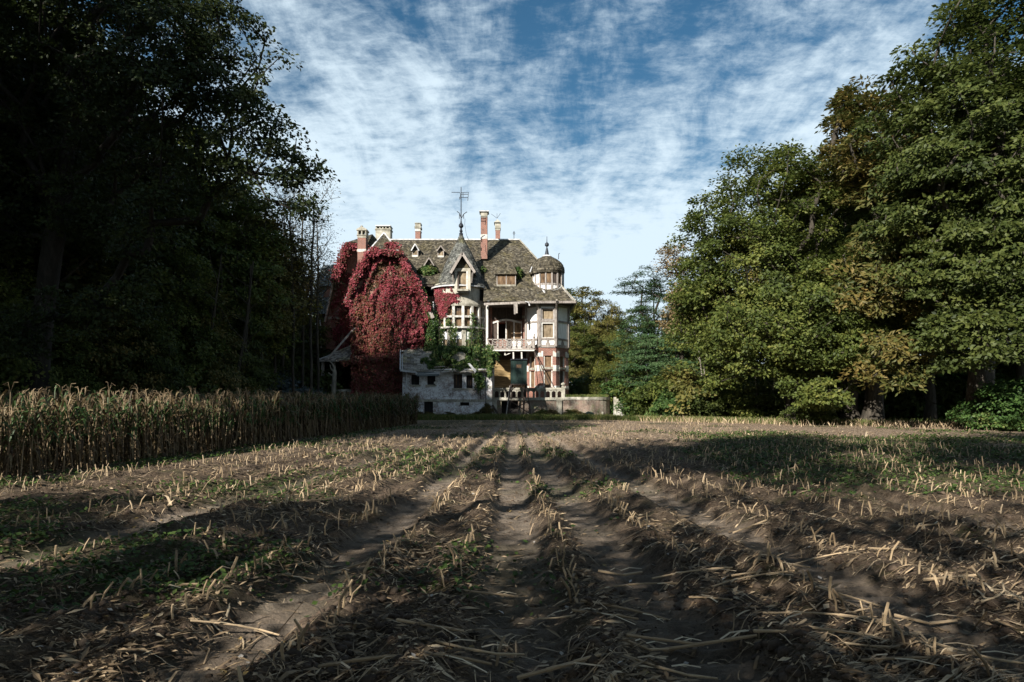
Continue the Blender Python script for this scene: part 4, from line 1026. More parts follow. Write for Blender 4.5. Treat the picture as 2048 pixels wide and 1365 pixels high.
def bush_on_roof(px, py, w, h, label, n):
    Yb = ysurf(py) - .3
    c = W(px, py, Yb); u = rand_dir(n) * (rs.uniform(.5, 1, (n, 1)) ** .4)
    k = Yb / FPX
    lump = .7 + .6 * vnoise(u[:, 0] * 2.4 + 5, u[:, 2] * 2.4 + u[:, 1] * 2, 3, 3)[:, None]
    P = c + u * lump * np.array((w * k, .6, h * k)); e_ = empty('roof_bush', tuple(c), label, 'bush')
    N = unit(u + np.array((0, 0, .6)) + rand_dir(n) * .6); L = .17 * rs.uniform(.6, 1.3, n)
    leaf_part('foliage', e_, [(leaf_geo(P, N, unit(u + rand_dir(n)), L, L * .4, .05), rs.uniform(.1, .9, n))], LM['ivy'])
    b = MB()
    for k2 in range(5): d = rand_dir(1)[0]; b.tube([c + (0, .5, -.3), c + d * np.array((w * k * .4, .3, h * k * .3)), c + d * np.array((w * k * .8, .4, h * k * .7))], [.04, .025, .01], 5)
    b.build('stem', M['bark'], e_)
bush_on_roof(855, 543, 20, 11, 'round green bush rooted below the triangular roof dormer', 1500)
bush_on_roof(1036, 549, 10, 14, 'upright green bush beside the wide hipped dormer', 900)
bush_on_roof(966, 540, 6, 7, 'scrappy twiggy growth in the roof valley right of the turret', 160)

# ------------------------------------------------------------------ trees
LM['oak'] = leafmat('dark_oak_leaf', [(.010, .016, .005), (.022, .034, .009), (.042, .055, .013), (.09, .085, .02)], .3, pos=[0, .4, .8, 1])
LM['horn'] = leafmat('hornbeam_leaf', [(.018, .03, .008), (.075, .102, .022), (.18, .195, .046), (.28, .23, .068)], .42, pos=[0, .4, .8, 1])
LM['chest'] = leafmat('chestnut_leaf', [(.03, .05, .012), (.07, .08, .02), (.16, .12, .035), (.28, .18, .05)], .3, pos=[0, .32, .7, 1])
LM['green'] = leafmat('green_leaf', [(.015, .025, .007), (.055, .075, .018), (.12, .138, .034), (.20, .175, .052)], .40, pos=[0, .4, .85, 1])
LM['locust'] = leafmat('locust_leaf', [(.015, .04, .016), (.04, .085, .032), (.075, .125, .048), (.11, .15, .06)], .3)
LM['brown'] = leafmat('autumn_leaf', [(.045, .052, .013), (.10, .10, .024), (.17, .145, .04), (.25, .17, .06)], .3)
LM['tan'] = leafmat('tan_leaf', [(.10, .08, .035), (.20, .15, .07), (.30, .22, .12), (.34, .24, .13)], .3)
LM['yew'] = leafmat('golden_yew_leaf', [(.04, .06, .012), (.12, .13, .025), (.22, .20, .045)], .2)
LM['blue'] = leafmat('bluish_shrub_leaf', [(.03, .045, .045), (.07, .095, .10), (.11, .135, .14)], .2)
LM['bare'] = leafmat('sparse_brown_leaf', [(.05, .05, .02), (.11, .09, .03), (.19, .13, .05)], .3)
def tree_mesh(key, lobes, base, nclump, per, leaf, clump_r, flat=.45, trunk_r=.35, trunk_top=.55, zmin=.5, shell=.55, seed=0, droop=.25, lean=(0, 0), narrow=.3, bark=None, up=.6, nmain=3):
    """lobes: (x, y, z, rx, ry, rz) relative to the trunk foot; gives the trunk (with limbs and twigs) and crown meshes"""
    r = np.random.RandomState(seed)
    lobes = np.array([(l + (l[3],) * (6 - len(l))) for l in lobes], float)
    wgt = lobes[:, 3] * lobes[:, 5]; wgt = wgt / wgt.sum()
    C = []; CL = []
    while len(C) < nclump:
        k = r.choice(len(lobes), p=wgt); l = lobes[k]
        d = unit(r.normal(size=3)); rad = (shell + (1 - shell) * r.uniform()) * (.8 + .45 * vnoise(d[0] * 2.1 + 7 + k, d[2] * 2.1 + d[1] * 1.7 + seed, seed + 3, 3))
        p = l[:3] + d * rad * l[3:]
        if p[2] < zmin: continue
        C.append(p); CL.append(k)
    C = np.array(C); cen = (lobes[:, :3] * wgt[:, None]).sum(0); ztop = C[:, 2].max()
    # skeleton
    nt = 9; tz_ = np.linspace(0, ztop * trunk_top, nt)
    tp = np.stack((np.linspace(0, 1, nt) ** 1.6 * (cen[0] * .7 + lean[0]) + r.normal(0, .05, nt) * (tz_ > 0), np.linspace(0, 1, nt) ** 1.6 * (cen[1] * .7 + lean[1]) + r.normal(0, .05, nt) * (tz_ > 0), tz_), 1)
    nod = [p for p in tp]; par = [-1] + list(range(nt - 1)); base_r = list(np.linalg.norm(tp, axis=1))
    order = np.argsort(np.linalg.norm(C - tp[nt // 2], axis=1))
    leafnode = []
    i0 = max(1, int(nt * .25))
    for ci in order:
        c = C[ci]; A = np.array(nod[i0:]); d = np.linalg.norm(A - c, axis=1) + .25 * np.array(base_r[i0:]) + .9 * np.maximum(0, A[:, 2] - c[2])
        j = int(np.argmin(d)) + i0; a = nod[j]; L = np.linalg.norm(c - a)
        ns = max(1, int(L / 1.4)); prev = j
        for s_ in range(1, ns + 1):
            f = s_ / ns; p = a + (c - a) * f + r.normal(0, .07, 3) * L * .5 * (s_ < ns); p[2] += math.sin(f * math.pi) * L * .08
            nod.append(p); par.append(prev); base_r.append(base_r[prev] + L / ns); prev = len(nod) - 1
        leafnode.append(prev)
    n = len(nod); cnt = np.zeros(n)
    for l in leafnode: cnt[l] += 1
    for i in range(n - 1, 0, -1): cnt[par[i]] += cnt[i]
    nod = np.array(nod); rad = trunk_r * (cnt / cnt[0]) ** .46
    rad[:nt] = np.maximum(rad[:nt], trunk_r * np.linspace(1, .35, nt)); rad[0] *= 1.45; rad[1] *= 1.08; rad = np.maximum(rad, .012)
    V = []; F = []; k = 0; q = 6
    for i in range(1, n):
        a, b_ = nod[par[i]], nod[i]; sides = 8 if i < nt else (5 if rad[i] > .05 else 3)
        d = unit(b_ - a); o = unit(np.cross(d, (0.31, .77, .55))); o2 = np.cross(d, o)
        an = np.arange(sides) * 2 * np.pi / sides; ringv = np.cos(an)[:, None] * o + np.sin(an)[:, None] * o2
        ra = min(rad[par[i]], rad[i] * 1.6) if i >= nt else rad[par[i]]
        V.append(a + ringv * ra); V.append(b_ + ringv * rad[i])
        F.append(np.stack((k + np.arange(sides), k + (np.arange(sides) + 1) % sides, k + sides + (np.arange(sides) + 1) % sides, k + sides + np.arange(sides)), 1)); k += 2 * sides
    tm = mesh_np(key + '_trunk', np.concatenate(V), np.concatenate(F), None, bark or M['bark'], True)
    # leaves
    NL = nclump * per; ci = np.repeat(np.arange(nclump), per)
    out = unit(C - cen + np.array((0, 0, .0)))
    cs = clump_r * r.uniform(.65, 1.35, nclump)[ci]
    off = unit(r.normal(size=(NL, 3))) * (r.uniform(0, 1, (NL, 1)) ** .5) * 1.0; off[:, 2] *= flat
    rh = np.linalg.norm(off[:, :2], axis=1); off[:, 2] -= droop * rh ** 2
    P = C[ci] + off * cs[:, None]
    P[:, 2] = np.maximum(P[:, 2], zmin * .6)
    nrm = unit(np.array((0, 0, up)) + out[ci] * .45 + r.normal(0, .42, (NL, 3)))
    D = unit(np.concatenate((off[:, :2] / np.maximum(rh, .1)[:, None], np.full((NL, 1), -.25)), 1) + r.normal(0, .5, (NL, 3)))
    L = leaf * r.uniform(.6, 1.35, NL)
    Vl, Fl = leaf_geo(P, nrm, D, L, L * narrow, .05)
    tint = np.clip(r.uniform(0, 1, nclump)[ci] * .45 + r.uniform(0, 1, NL) * .5, 0, 1)
    return tm, (Vl, Fl, tint)
PROTO = {}
def proto(key, m, *a, **k):
    tm, (V, F, T) = tree_mesh(key, *a, **k)
    cm = mesh_np(key + '_crown', V, F, T, LM[m]); PROTO[key] = (tm, cm, m)
def plant(key, name, x, y, label, cat='tree', group=None, rot=0, scale=1.0, m=None):
    tm, cm, m0 = PROTO[key]
    e_ = empty(name, (x, y, 0), label, cat, group); e_.rotation_euler = (0, 0, rot); e_.scale = (scale,) * 3 if isinstance(scale, (int, float)) else scale
    link('trunk' if cat == 'tree' else 'stem', tm, e_)
    c = link('crown' if cat == 'tree' else 'foliage', cm, e_)
    if m and m != m0: c.material_slots[0].link = 'OBJECT'; c.material_slots[0].material = LM[m]
    return e_
def lob(base_px, Y, items):
    bx, by = WX(base_px, Y), Y
    res = []
    for (px, py, dY, r_) in items:
        w = W(px, py, Y + dY); k = (Y + dY) / FPX
        res.append((w[0] - bx, w[1] - by, w[2], r_ * k, r_ * k * 1.0, r_ * k * .9))
    return bx, by, res

# right-hand wood, from the house towards the viewer
bx, by, lb = lob(1590, 46, [(1575, 420, 0, 135), (1490, 520, -1, 110), (1660, 470, 0, 130), (1430, 600, 0, 80), (1520, 660, -3, 110), (1620, 640, -4, 120), (1460, 710, -1, 80), (1570, 350, 1, 75), (1700, 620, -2, 100), (1650, 360, 1, 80), (1415, 560, 1, 78), (1405, 660, 1, 70), (1435, 480, 1, 78), (1432, 440, 1, 66), (1490, 360, 1, 62), (1400, 545, 1, 52), (1640, 750, -4, 80), (1395, 640, 1, 50)])
proto('hornbeam', 'horn', lb, 0, 760, 130, .22, .92, flat=.55, trunk_r=.5, seed=11, shell=.6, droop=.3, zmin=1.2)
plant('hornbeam', 'hornbeam_tree', bx, by, 'broad rounded olive green tree, tallest point left of the yellowing chestnut')
bx, by, lb = lob(1745, 43, [(1760, 260, 0, 85), (1720, 330, 0, 90), (1800, 370, -2, 110), (1710, 200, 1, 40), (1680, 250, 1, 30), (1830, 560, -3, 100), (1770, 480, -3, 80), (1740, 560, -4, 70), (1790, 720, -6, 62)])
proto('chestnut', 'chest', lb, 0, 300, 105, .34, .85, flat=.5, trunk_r=.5, seed=12, shell=.5, droop=.5, narrow=.2, zmin=1.6)
plant('chestnut', 'chestnut_tree', bx, by, 'chestnut tree with long yellow and rust leaves, in the gap of the right-hand wood')
bx, by, lb = lob(1958, 38, [(1950, 120, 0, 150), (2050, 60, 0, 170), (1870, 240, -1, 120), (1960, 330, -2, 160), (1860, 420, -1, 120), (2060, 300, -3, 170), (1930, 540, -3, 120), (2040, 520, -4, 130), (1900, 680, -3, 70), (2020, 680, -5, 80), (1900, 120, 0, 60), (1830, 190, 0, 60), (2150, 300, 0, 190), (2150, 560, -1, 150)])
proto('beech', 'green', lb, 0, 620, 150, .26, 1.08, flat=.34, trunk_r=.62, seed=13, shell=.55, droop=.3, zmin=2.2, trunk_top=.62)
plant('beech', 'beech_tree', bx, by, 'towering green tree reaching the top corner of the photo, thick mossy forked trunk')
bx, by, lb = lob(1703, 43.5, [(1700, 560, 0, 80), (1640, 600, -1, 70), (1750, 620, 0, 70), (1660, 690, -2, 65), (1720, 700, -3, 55), (1600, 710, 0, 60), (1640, 790, -3, 34)])
proto('midtree', 'green', lb, 0, 300, 110, .23, .8, flat=.3, trunk_r=.48, seed=14, droop=.2, zmin=.8)
plant('midtree', 'lime_tree', bx, by, 'tree with layered low boughs and a bare thick trunk at the field edge', m='horn')
# generic trees, reused for the depth of both woods
gl_ = [(0, 0, 13, 4.6, 4.6, 4.2), (2.6, .6, 10, 3.4), (-2.8, -.5, 10.2, 3.3), (.3, -2.7, 8.6, 3.0), (0, 2.7, 9.2, 3.1), (-.8, .3, 16, 2.8), (2.8, -1, 7, 2.3), (-2.5, 1.5, 7, 2.2)]
proto('generic', 'green', gl_, 0, 300, 110, .28, 1.0, trunk_r=.34, seed=21, zmin=2.5)
gl2 = [(0, 0, 12, 3.6, 3.6, 5), (1.8, 1, 8.4, 2.8), (-2, -.6, 9, 2.9), (.4, -1.8, 7, 2.4), (-.4, .5, 16, 2.0, 2, 2.6)]
proto('slender', 'green', gl2, 0, 240, 100, .27, .95, trunk_r=.27, seed=22, zmin=2.0, flat=.5)
hz = [(1365, 74, 'horn', .72), (1420, 72, 'green', .8), (1480, 60, 'brown', .95), (1560, 62, 'green', 1.1), (1640, 60, 'brown', 1.15), (1720, 55, 'green', 1.2), (1800, 57, 'horn', 1.3), (1880, 54, 'green', 1.35), (1960, 52, 'horn', 1.35), (2050, 50, 'green', 1.4), (1760, 50, 'green', .95), (1860, 48, 'horn', 1.0), (2040, 47, 'green', 1.1), (2150, 44, 'green', 1.3)]
for i, (px, Y, m_, sc) in enumerate(hz):
    plant('generic' if i % 2 else 'slender', 'woodland_tree', WX(px, Y), Y, 'leafy tree deep in the right-hand wood behind the front row', group='trees in the depth of the right-hand wood', rot=i * 1.3, scale=sc, m=m_)
# behind the terrace: autumn trees, locust, yew
bz_ = [(1180, 104, 1.0, 'brown'), (1128, 112, 1.05, 'green'), (1232, 108, .86, 'brown'), (1272, 112, .9, 'green'), (1080, 118, .8, 'brown'), (1158, 98, .66, 'horn'), (1208, 99, .7, 'brown'), (1250, 97, .6, 'horn'), (1150, 95, .5, 'brown')]
lbl = ['golden brown tree behind the mansion, beside the right bay', 'dark green tree half hidden by the right bay of the mansion', 'bronze tree between golden brown tree and feathery locust', 'green tree far behind the feathery locust tree', 'brown tree hidden behind the mansion bay', 'small olive tree over the round terrace wall', 'small bronze tree behind the golden yew', 'small olive tree left of the locust tree', 'small bronze tree touching the right bay']
for (px, Y, sc, m_), l in zip(bz_, lbl): plant('generic', 'autumn_tree', WX(px, Y), Y, l, rot=px, scale=sc, m=m_)
bx, by, lb = lob(1300, 60, [(1290, 565, 0, 45), (1255, 580, 0, 26), (1275, 640, -1, 40), (1320, 620, -1, 50), (1265, 690, -1, 44), (1330, 690, -2, 55), (1290, 740, -2, 50), (1360, 740, -3, 50), (1335, 575, 1, 40)])
lb = [(l[0], l[1], l[2], l[3] * 1.1, l[4] * 1.1, l[5] * .8) for l in lb]
proto('locust', 'locust', lb, 0, 330, 110, .17, .85, flat=.2, trunk_r=.26, seed=31, droop=.12, narrow=.22, zmin=.6, up=1.0)
plant('locust', 'locust_tree', bx, by, 'feathery blue-green tree in flat tiers at the left end of the wood')
bx, by, lb = lob(1365, 57, [(1352, 520, 0, 34), (1340, 500, 0, 18), (1372, 600, 0, 36), (1350, 640, 0, 30)])
proto('tanbirch', 'tan', lb, 0, 110, 70, .2, .8, flat=.5, trunk_r=.2, seed=32, zmin=2)
plant('tanbirch', 'birch_tree', bx, by, 'thin tan-leaved tree with pale stem between locust and rounded tree')
bx, by, lb = lob(1215, 66, [(1215, 720, 0, 36), (1205, 765, 0, 40), (1225, 690, 0, 20)])
proto('yew', 'yew', [(l[0], l[1], l[2], l[3], l[3], l[5] * 1.3) for l in lb], 0, 130, 130, .2, .7, flat=1.3, trunk_r=.2, seed=33, droop=.0, narrow=.1, zmin=.4, up=0)
plant('yew', 'yew_tree', bx, by, 'golden green conifer above the round terrace end')
# shrubs
sl = [(0, 0, 1.1, 1.5, 1.4, 1.1), (1.1, .2, .8, 1.1, 1, .8), (-1.1, -.1, .9, 1.1, 1, .9), (.2, .3, 2.0, 1.0, .9, .8)]
proto('shrub', 'green', sl, 0, 110, 90, .17, .5, trunk_r=.08, seed=41, zmin=.15, trunk_top=.5)
shr = [(1375, 60, 2.6, 'horn', 'high olive shrub below the tan-leaved tree'), (1345, 63, 2.8, 'green', 'high dark shrub beside the locust stem'), (1400, 62, 3.0, 'green', 'highest dark shrub, against the left flank of the rounded tree'), (1330, 54, 1.5, 'horn', 'tall loose olive shrub right of the garden steps'), (1385, 53, 1.7, 'brown', 'twiggy bronze shrub at the wood edge'), (1440, 51, 1.5, 'green', 'dark green shrub under the rounded tree'), (1500, 49, 1.3, 'horn', 'olive shrub between pale saplings at field edge'), (1345, 51, .9, 'ivy', 'low glossy green bush at the grass edge'), (1290, 57, 1.1, 'ivy', 'dark glossy shrub in shadow behind the garden steps'), (1560, 48, 1.1, 'green', 'small shrub in front of the pale trunk'),
       (1625, 42.5, .8, 'green', 'straggly shrub at the foot of the thick trunk'), (2000, 35.5, 1.0, 'ivy', 'bright green bush at the right edge of the field'), (2060, 36, 1.3, 'ivy', 'large green bush cut by the right edge of the photo'), (1255, 66, 1.8, 'ivy', 'big dark hedge-like shrub behind the steps, in shadow'), (1300, 64, 2.0, 'ivy', 'big dark shrub behind the locust stem'), (1410, 58, 2.2, 'green', 'high shrub filling the gap below the locust tree'), (1180, 74, 2.0, 'ivy', 'dark shrub behind the round terrace wall')]
for i, (px, Y, sc, m_, l) in enumerate(shr): plant('shrub', 'shrub', WX(px, Y), Y, l, 'shrub', rot=i * 1.9, scale=sc, m=m_)
for i in range(26):
    px = 1440 + i * 26; Y = 58 - i * .42 + (i % 3) * 1.8
    plant('shrub', 'undergrowth_shrub', WX(px, Y), Y, 'dark undergrowth shrub in the shade below the right-hand trees', 'shrub', 'undergrowth of the right-hand wood', rot=i, scale=1.5 + .5 * (i % 3), m='ivy' if i % 2 else 'green')
# thin saplings and leaning stems at the wood edge
for i, (x0, y0, x1, y1, Y) in enumerate(((1515, 815, 1505, 730, 48), (1388, 825, 1345, 790, 53), (1408, 640, 1385, 560, 54), (1545, 790, 1550, 715, 47.5), (1462, 830, 1455, 745, 50), (1620, 800, 1622, 700, 46), (1405, 760, 1388, 660, 53))):
    e_ = empty('sapling', (WX(x0, Y), Y, 0), ['pale crooked sapling below the rounded tree', 'leaning bare stem low over the grass edge', 'pale bent stem inside the tan-leaved tree', 'thin bare sapling near the pale trunk', 'slim sapling behind the field-edge shrubs', 'thin dark sapling between the two trunks', 'tall pale stem beside the locust tree'][i], 'sapling')
    b = MB(); a = np.array((WX(x0, Y), Y, 0.0)); q = W(x1, y1, Y); m_ = W(x0, y0, Y)
    b.tube([a, a + (m_ - a) * .6 + (.05, 0, 0), m_, (m_ + q) / 2 + (.08, 0, .05), q], [.07, .06, .055, .045, .02], 6); b.build('trunk', M['bark_pale'], e_)
    b = MB()
    for k in range(5): p = m_ + (q - m_) * (k / 5); d = rand_dir(1)[0] * .8; b.tube([p, p + d * .5 + (0, 0, .3), p + d + (0, 0, .7)], [.02, .014, .006], 4)
    b.build('branch', M['bark_pale'], e_)

# left-hand wood
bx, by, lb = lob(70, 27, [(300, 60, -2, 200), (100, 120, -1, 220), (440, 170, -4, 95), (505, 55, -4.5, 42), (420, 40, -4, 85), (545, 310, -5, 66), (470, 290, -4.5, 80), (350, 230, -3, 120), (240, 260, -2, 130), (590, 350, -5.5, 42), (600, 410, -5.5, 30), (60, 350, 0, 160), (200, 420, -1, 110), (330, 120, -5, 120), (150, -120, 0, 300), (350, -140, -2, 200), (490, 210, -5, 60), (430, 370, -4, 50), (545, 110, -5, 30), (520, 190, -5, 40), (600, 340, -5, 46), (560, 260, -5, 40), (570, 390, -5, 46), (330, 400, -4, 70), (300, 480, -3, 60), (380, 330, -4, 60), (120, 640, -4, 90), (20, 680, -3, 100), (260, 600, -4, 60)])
proto('big_oak', 'oak', lb, 0, 1120, 110, .135, .58, flat=.45, trunk_r=.40, seed=51, shell=.35, droop=.3, narrow=.34, zmin=3.4, trunk_top=.6, bark=M['bark_shaded'])
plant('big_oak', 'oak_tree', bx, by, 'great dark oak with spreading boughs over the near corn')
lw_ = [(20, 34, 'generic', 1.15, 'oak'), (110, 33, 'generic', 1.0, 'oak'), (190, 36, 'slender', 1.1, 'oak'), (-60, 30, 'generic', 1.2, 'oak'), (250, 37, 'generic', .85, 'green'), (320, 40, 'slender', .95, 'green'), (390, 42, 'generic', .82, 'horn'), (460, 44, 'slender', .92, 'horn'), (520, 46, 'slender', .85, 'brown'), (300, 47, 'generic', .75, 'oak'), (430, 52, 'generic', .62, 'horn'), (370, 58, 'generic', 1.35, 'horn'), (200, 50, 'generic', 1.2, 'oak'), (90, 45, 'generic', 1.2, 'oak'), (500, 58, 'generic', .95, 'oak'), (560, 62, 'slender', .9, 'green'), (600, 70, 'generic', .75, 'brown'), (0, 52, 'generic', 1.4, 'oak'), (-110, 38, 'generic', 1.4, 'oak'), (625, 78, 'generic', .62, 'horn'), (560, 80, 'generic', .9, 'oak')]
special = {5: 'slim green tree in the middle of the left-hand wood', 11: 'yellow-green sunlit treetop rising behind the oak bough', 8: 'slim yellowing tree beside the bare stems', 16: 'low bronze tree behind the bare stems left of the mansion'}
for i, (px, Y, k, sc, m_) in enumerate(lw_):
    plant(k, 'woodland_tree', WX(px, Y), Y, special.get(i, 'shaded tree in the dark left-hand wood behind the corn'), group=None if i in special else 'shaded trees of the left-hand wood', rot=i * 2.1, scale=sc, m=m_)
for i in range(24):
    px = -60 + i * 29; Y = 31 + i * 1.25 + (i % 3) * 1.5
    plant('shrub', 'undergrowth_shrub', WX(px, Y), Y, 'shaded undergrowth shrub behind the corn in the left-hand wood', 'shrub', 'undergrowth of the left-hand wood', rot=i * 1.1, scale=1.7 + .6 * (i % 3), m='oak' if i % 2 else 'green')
for i, (px, Y, sc) in enumerate(((545, 49, 1.5), (590, 50, 1.2), (510, 47, 1.3), (625, 52, .9))):
    plant('shrub', 'bluish_shrub', WX(px, Y), Y, 'bluish grey shrub behind the far corn below the bare stems', 'shrub', 'bluish shrubs below the bare stems', rot=i * 1.4, scale=sc, m='blue')
proto('thicket', 'green', [(0, 0, 4.2, 2.6, 2.6, 3.6), (1.6, .4, 2.6, 2.0), (-1.7, -.3, 3.0, 2.0), (.3, .2, 7.2, 1.7), (.2, -1.6, 2.4, 1.9), (-.3, 1.6, 4.4, 1.7)], 0, 230, 85, .2, .75, trunk_r=.14, seed=44, zmin=.2, flat=.5)
tk = [(40, 29, 2.6), (130, 30, 2.2), (215, 32, 3.0), (290, 33, 2.6), (350, 36, 3.4), (415, 38, 2.9), (470, 41, 3.0), (330, 41, 4.6), (430, 45, 4.2), (520, 50, 3.4), (-20, 27, 3.0), (250, 38, 4.4), (385, 47, 5.2)]
for i, (px, Y, sc) in enumerate(tk):
    plant('thicket', 'thicket_tree', WX(px, Y), Y, 'bushy young tree leafy to the ground in the left-hand wood', 'tree', 'bushy young trees of the left-hand wood', rot=i * 1.37, scale=(sc * .24, sc * .24, sc * .31), m=('green', 'horn', 'chest')[i % 3])
# bare thin trees left of the house
for v in range(2):
    r = np.random.RandomState(60 + v)
    bl = [(.3 + v * .3, 0, 11.5, 1.5, 1.5, 4.2), (1.1, .3, 9, 1.3, 1.3, 3), (-.8, -.3, 9.5, 1.2, 1.2, 3.2), (.9, 0, 14, .9, .9, 2)]
    proto('bare%d' % v, 'bare', bl, 0, 230, 9, .10, .6, flat=.7, trunk_r=.085, trunk_top=.85, seed=60 + v, shell=.15, zmin=3, narrow=.3, bark=M['bark'])
bt = [(548, 47, 1.1, 0), (566, 50, 1.15, 1), (588, 46, 1.12, 0), (606, 51, 1.25, 1), (620, 48, 1.18, 0), (636, 52, 1.15, 1), (530, 45, .9, 1), (482, 43, .85, 0)]
for i, (px, Y, sc, v) in enumerate(bt):
    plant('bare%d' % v, 'bare_tree', WX(px, Y), Y, 'slender almost leafless tree standing left of the mansion', group='slender bare trees left of the mansion', rot=i * 1.7, scale=sc)
for i, (px, Y, lx) in enumerate(((478, 40, .7), (490, 41, .3), (502, 43, -.4), (465, 39, 1.2), (395, 37, 1.3), (340, 36, .2), (440, 40, .1), (525, 44, -.2), (360, 38, .5))):
    e_ = empty('pole_trunk', (WX(px, Y), Y, 0), 'thin bare trunk rising out of the corn line in the left-hand wood', 'tree', 'thin trunks in the left-hand wood')
    b = MB(); x = WX(px, Y); b.tube([(x, Y, 0), (x + lx * .25, Y, 3), (x + lx * .6, Y + .2, 6), (x + lx, Y, 9.5)], [.13, .105, .08, .03], 7); b.build('trunk', M['bark'], e_)
    b = MB()
    for k in range(4): z = 5 + k; d = rand_dir(1)[0]; b.tube([(x + lx * z / 9.5, Y, z), (x + lx * z / 9.5 + d[0], Y + d[1], z + .6), (x + lx * z / 9.5 + d[0] * 1.8, Y + d[1] * 1.8, z + 1.6)], [.035, .022, .008], 4)
    b.build('branch', M['bark'], e_)
# dead trunk in front of the veranda
e_ = empty('dead_tree', (WX(667, 56), 56, 0), 'dead broken trunk with stub branches in front of the veranda', 'tree')
b = MB(); b.tube([W(668, 838, 56), W(667, 790, 56), W(668, 765, 56), W(669, 745, 56), W(668, 733, 56)], [.26, .2, .19, .17, .1], 9); b.build('trunk', M['bark_pale'], e_)
for pts in ([(668, 745), (662, 738), (660, 730)], [(668, 736), (664, 727), (656, 721)], [(668, 752), (662, 750), (657, 746)], [(668, 775), (660, 770)]):
    b = MB(); b.tube([W(x, y, 55.9) for x, y in pts], [.09] + [.05] * (len(pts) - 1), 6); b.build('branch', M['bark_pale'], e_)
# trees standing behind the viewer whose shadows lie across the field
proto('open', 'green', gl_, 0, 115, 50, .30, .95, trunk_r=.10, seed=23, zmin=2.5)
hl = [(0, 0, 20, 4.4, 4.4, 4), (2.6, .6, 17.5, 3.2), (-2.8, -.5, 18, 3.2), (.3, -2, 16.5, 2.8), (0, 2.5, 21, 3.0), (-.8, .3, 23, 2.4)]
proto('tall', 'green', hl, 0, 200, 80, .32, 1.1, trunk_r=.2, seed=24, zmin=10, trunk_top=.7)
sh = [('generic', -46, -4, 1.3), ('generic', -40, -6, 1.2), ('generic', -33, -4, 1.2), ('tall', -11.5, -5, 1.0), ('tall', -.5, -5.5, 1.12), ('generic', 6, -5, 1.15), ('generic', 13, -6.5, 1.25), ('generic', 18.5, -5.5, 1.2), ('generic', 24, -6, 1.25),
      ('generic', -18, -4, .64), ('generic', -13, -3.5, .6), ('tall', -26, 3, 1.2), ('open', -9, -4.5, .6), ('open', -3.8, -4, .6), ('open', 2, -5, .7), ('open', -6.4, -3.8, .72), ('open', -.8, -4.4, .7), ('open', 5, -4.2, .7), ('open', 9.5, -4.6, .85),
      ('generic', -36, 4, 1.7), ('generic', -31, 13, 1.8), ('generic', -34, 9, 1.7), ('generic', -28, 19, 1.6), ('generic', -39, 13, 1.9), ('generic', -35, 20, 1.9)]
for i, (k, x, y, sc) in enumerate(sh):
    plant(k, 'woodland_tree', x, y, 'tall broad-leaved tree standing on the sunward side of the stubble field', group='trees on the sunward side of the field', rot=i * .9, scale=sc, m='green')
# ------------------------------------------------------------------ the field
ROWS = [-1.15, -.5, .5, 1.6, 2.25, 3.45, 4.2] + [4.95 + .75 * k for k in range(28)] + [-2.15, -2.9, -3.65, -4.4] + [-5.75 - .72 * k for k in range(8)]
TRK = [(-1.68, .27), (.02, .30), (1.05, .28), (2.85, .30), (-5.08, .3), (6.7, .26)]
def rowc(x, y): return x * (1 + .035 * (np.asarray(y) - 10))
def rowx(a, y): return a / (1 + .035 * (np.asarray(y) - 10))
def cornx(y): return -11.0 + (np.asarray(y) - 14.6) * .172          # edge of the standing corn
def far_edge(x): return np.where(x > 8.0, 50.5 - (x - 8) * .62, 51.5)       # where the field ends against grass
def infield(x, y):
    x = np.asarray(x, float); y = np.asarray(y, float)
    a = np.clip((far_edge(x) - y) / 2.0, 0, 1) * np.clip((y + 6) / 3, 0, 1) * np.clip((28 - x) / 3, 0, 1) * np.clip((x + 22) / 2, 0, 1)
    return a
def tracks(a):
    k = np.zeros_like(a)
    for c, w in TRK: k = np.maximum(k, np.clip(1.35 - np.abs(a - c) / w, 0, 1))
    return np.clip(k * 1.6, 0, 1)
def rows_(a):
    k = np.zeros_like(a)
    for c in ROWS: k = np.maximum(k, np.exp(-((a - c) / .17) ** 2))
    return k
def height(x, y):
    x = np.asarray(x, float); y = np.asarray(y, float)
    a = rowc(x, y); t = tracks(a + .06 * (vnoise(x * .5, y * .3, 4, 2) - .5) * 2); r = rows_(a); f = infield(x, y)
    fade = np.clip((46 - y) / 20, .25, 1)
    lum = (vnoise(x * 1.3, y * 1.1, 5, 4) - .5) * .20 + (vnoise(x * 4, y * 4, 6, 3) - .5) * .10 + (np.abs(vnoise(x * 9, y * 9, 16, 2) - .5) - .15) * .11
    lug = .03 * np.sin(y * 2 * np.pi / .3 + 2.5 * np.abs(a) + 3 * vnoise(x * .7, y * .7, 8, 2)) * t           # tyre lug marks
    h = f * fade * (r * .09 * (.5 + vnoise(x * 1.5, y * 1.5, 9, 2)) + lum * (1 - .75 * t) - .075 * t + lug)
    return h + (1 - f) * (vnoise(x * .3, y * .3, 2, 3) - .5) * .12
xs = np.concatenate((-np.geomspace(19, 420, 18)[::-1], np.arange(-18.5, -6.5, .16), np.arange(-6.5, 7.0, .055), np.arange(7.0, 24, .13), np.arange(24, 30, .6), np.geomspace(30.5, 420, 18)))
ys = np.concatenate((-np.geomspace(8, 260, 10)[::-1], np.arange(-7, 2.4, .5), np.arange(2.5, 9, .05), np.arange(9, 16, .085), np.arange(16, 30, .16), np.arange(30, 56, .3), np.arange(56, 80, 1.5), np.geomspace(82, 1200, 16)))
GX, GY = np.meshgrid(xs, ys); gx, gy = GX.ravel(), GY.ravel()
gz = height(gx, gy); nx, ny = len(xs), len(ys)
ii = (np.arange(ny - 1)[:, None] * nx + np.arange(nx - 1)[None]).ravel()
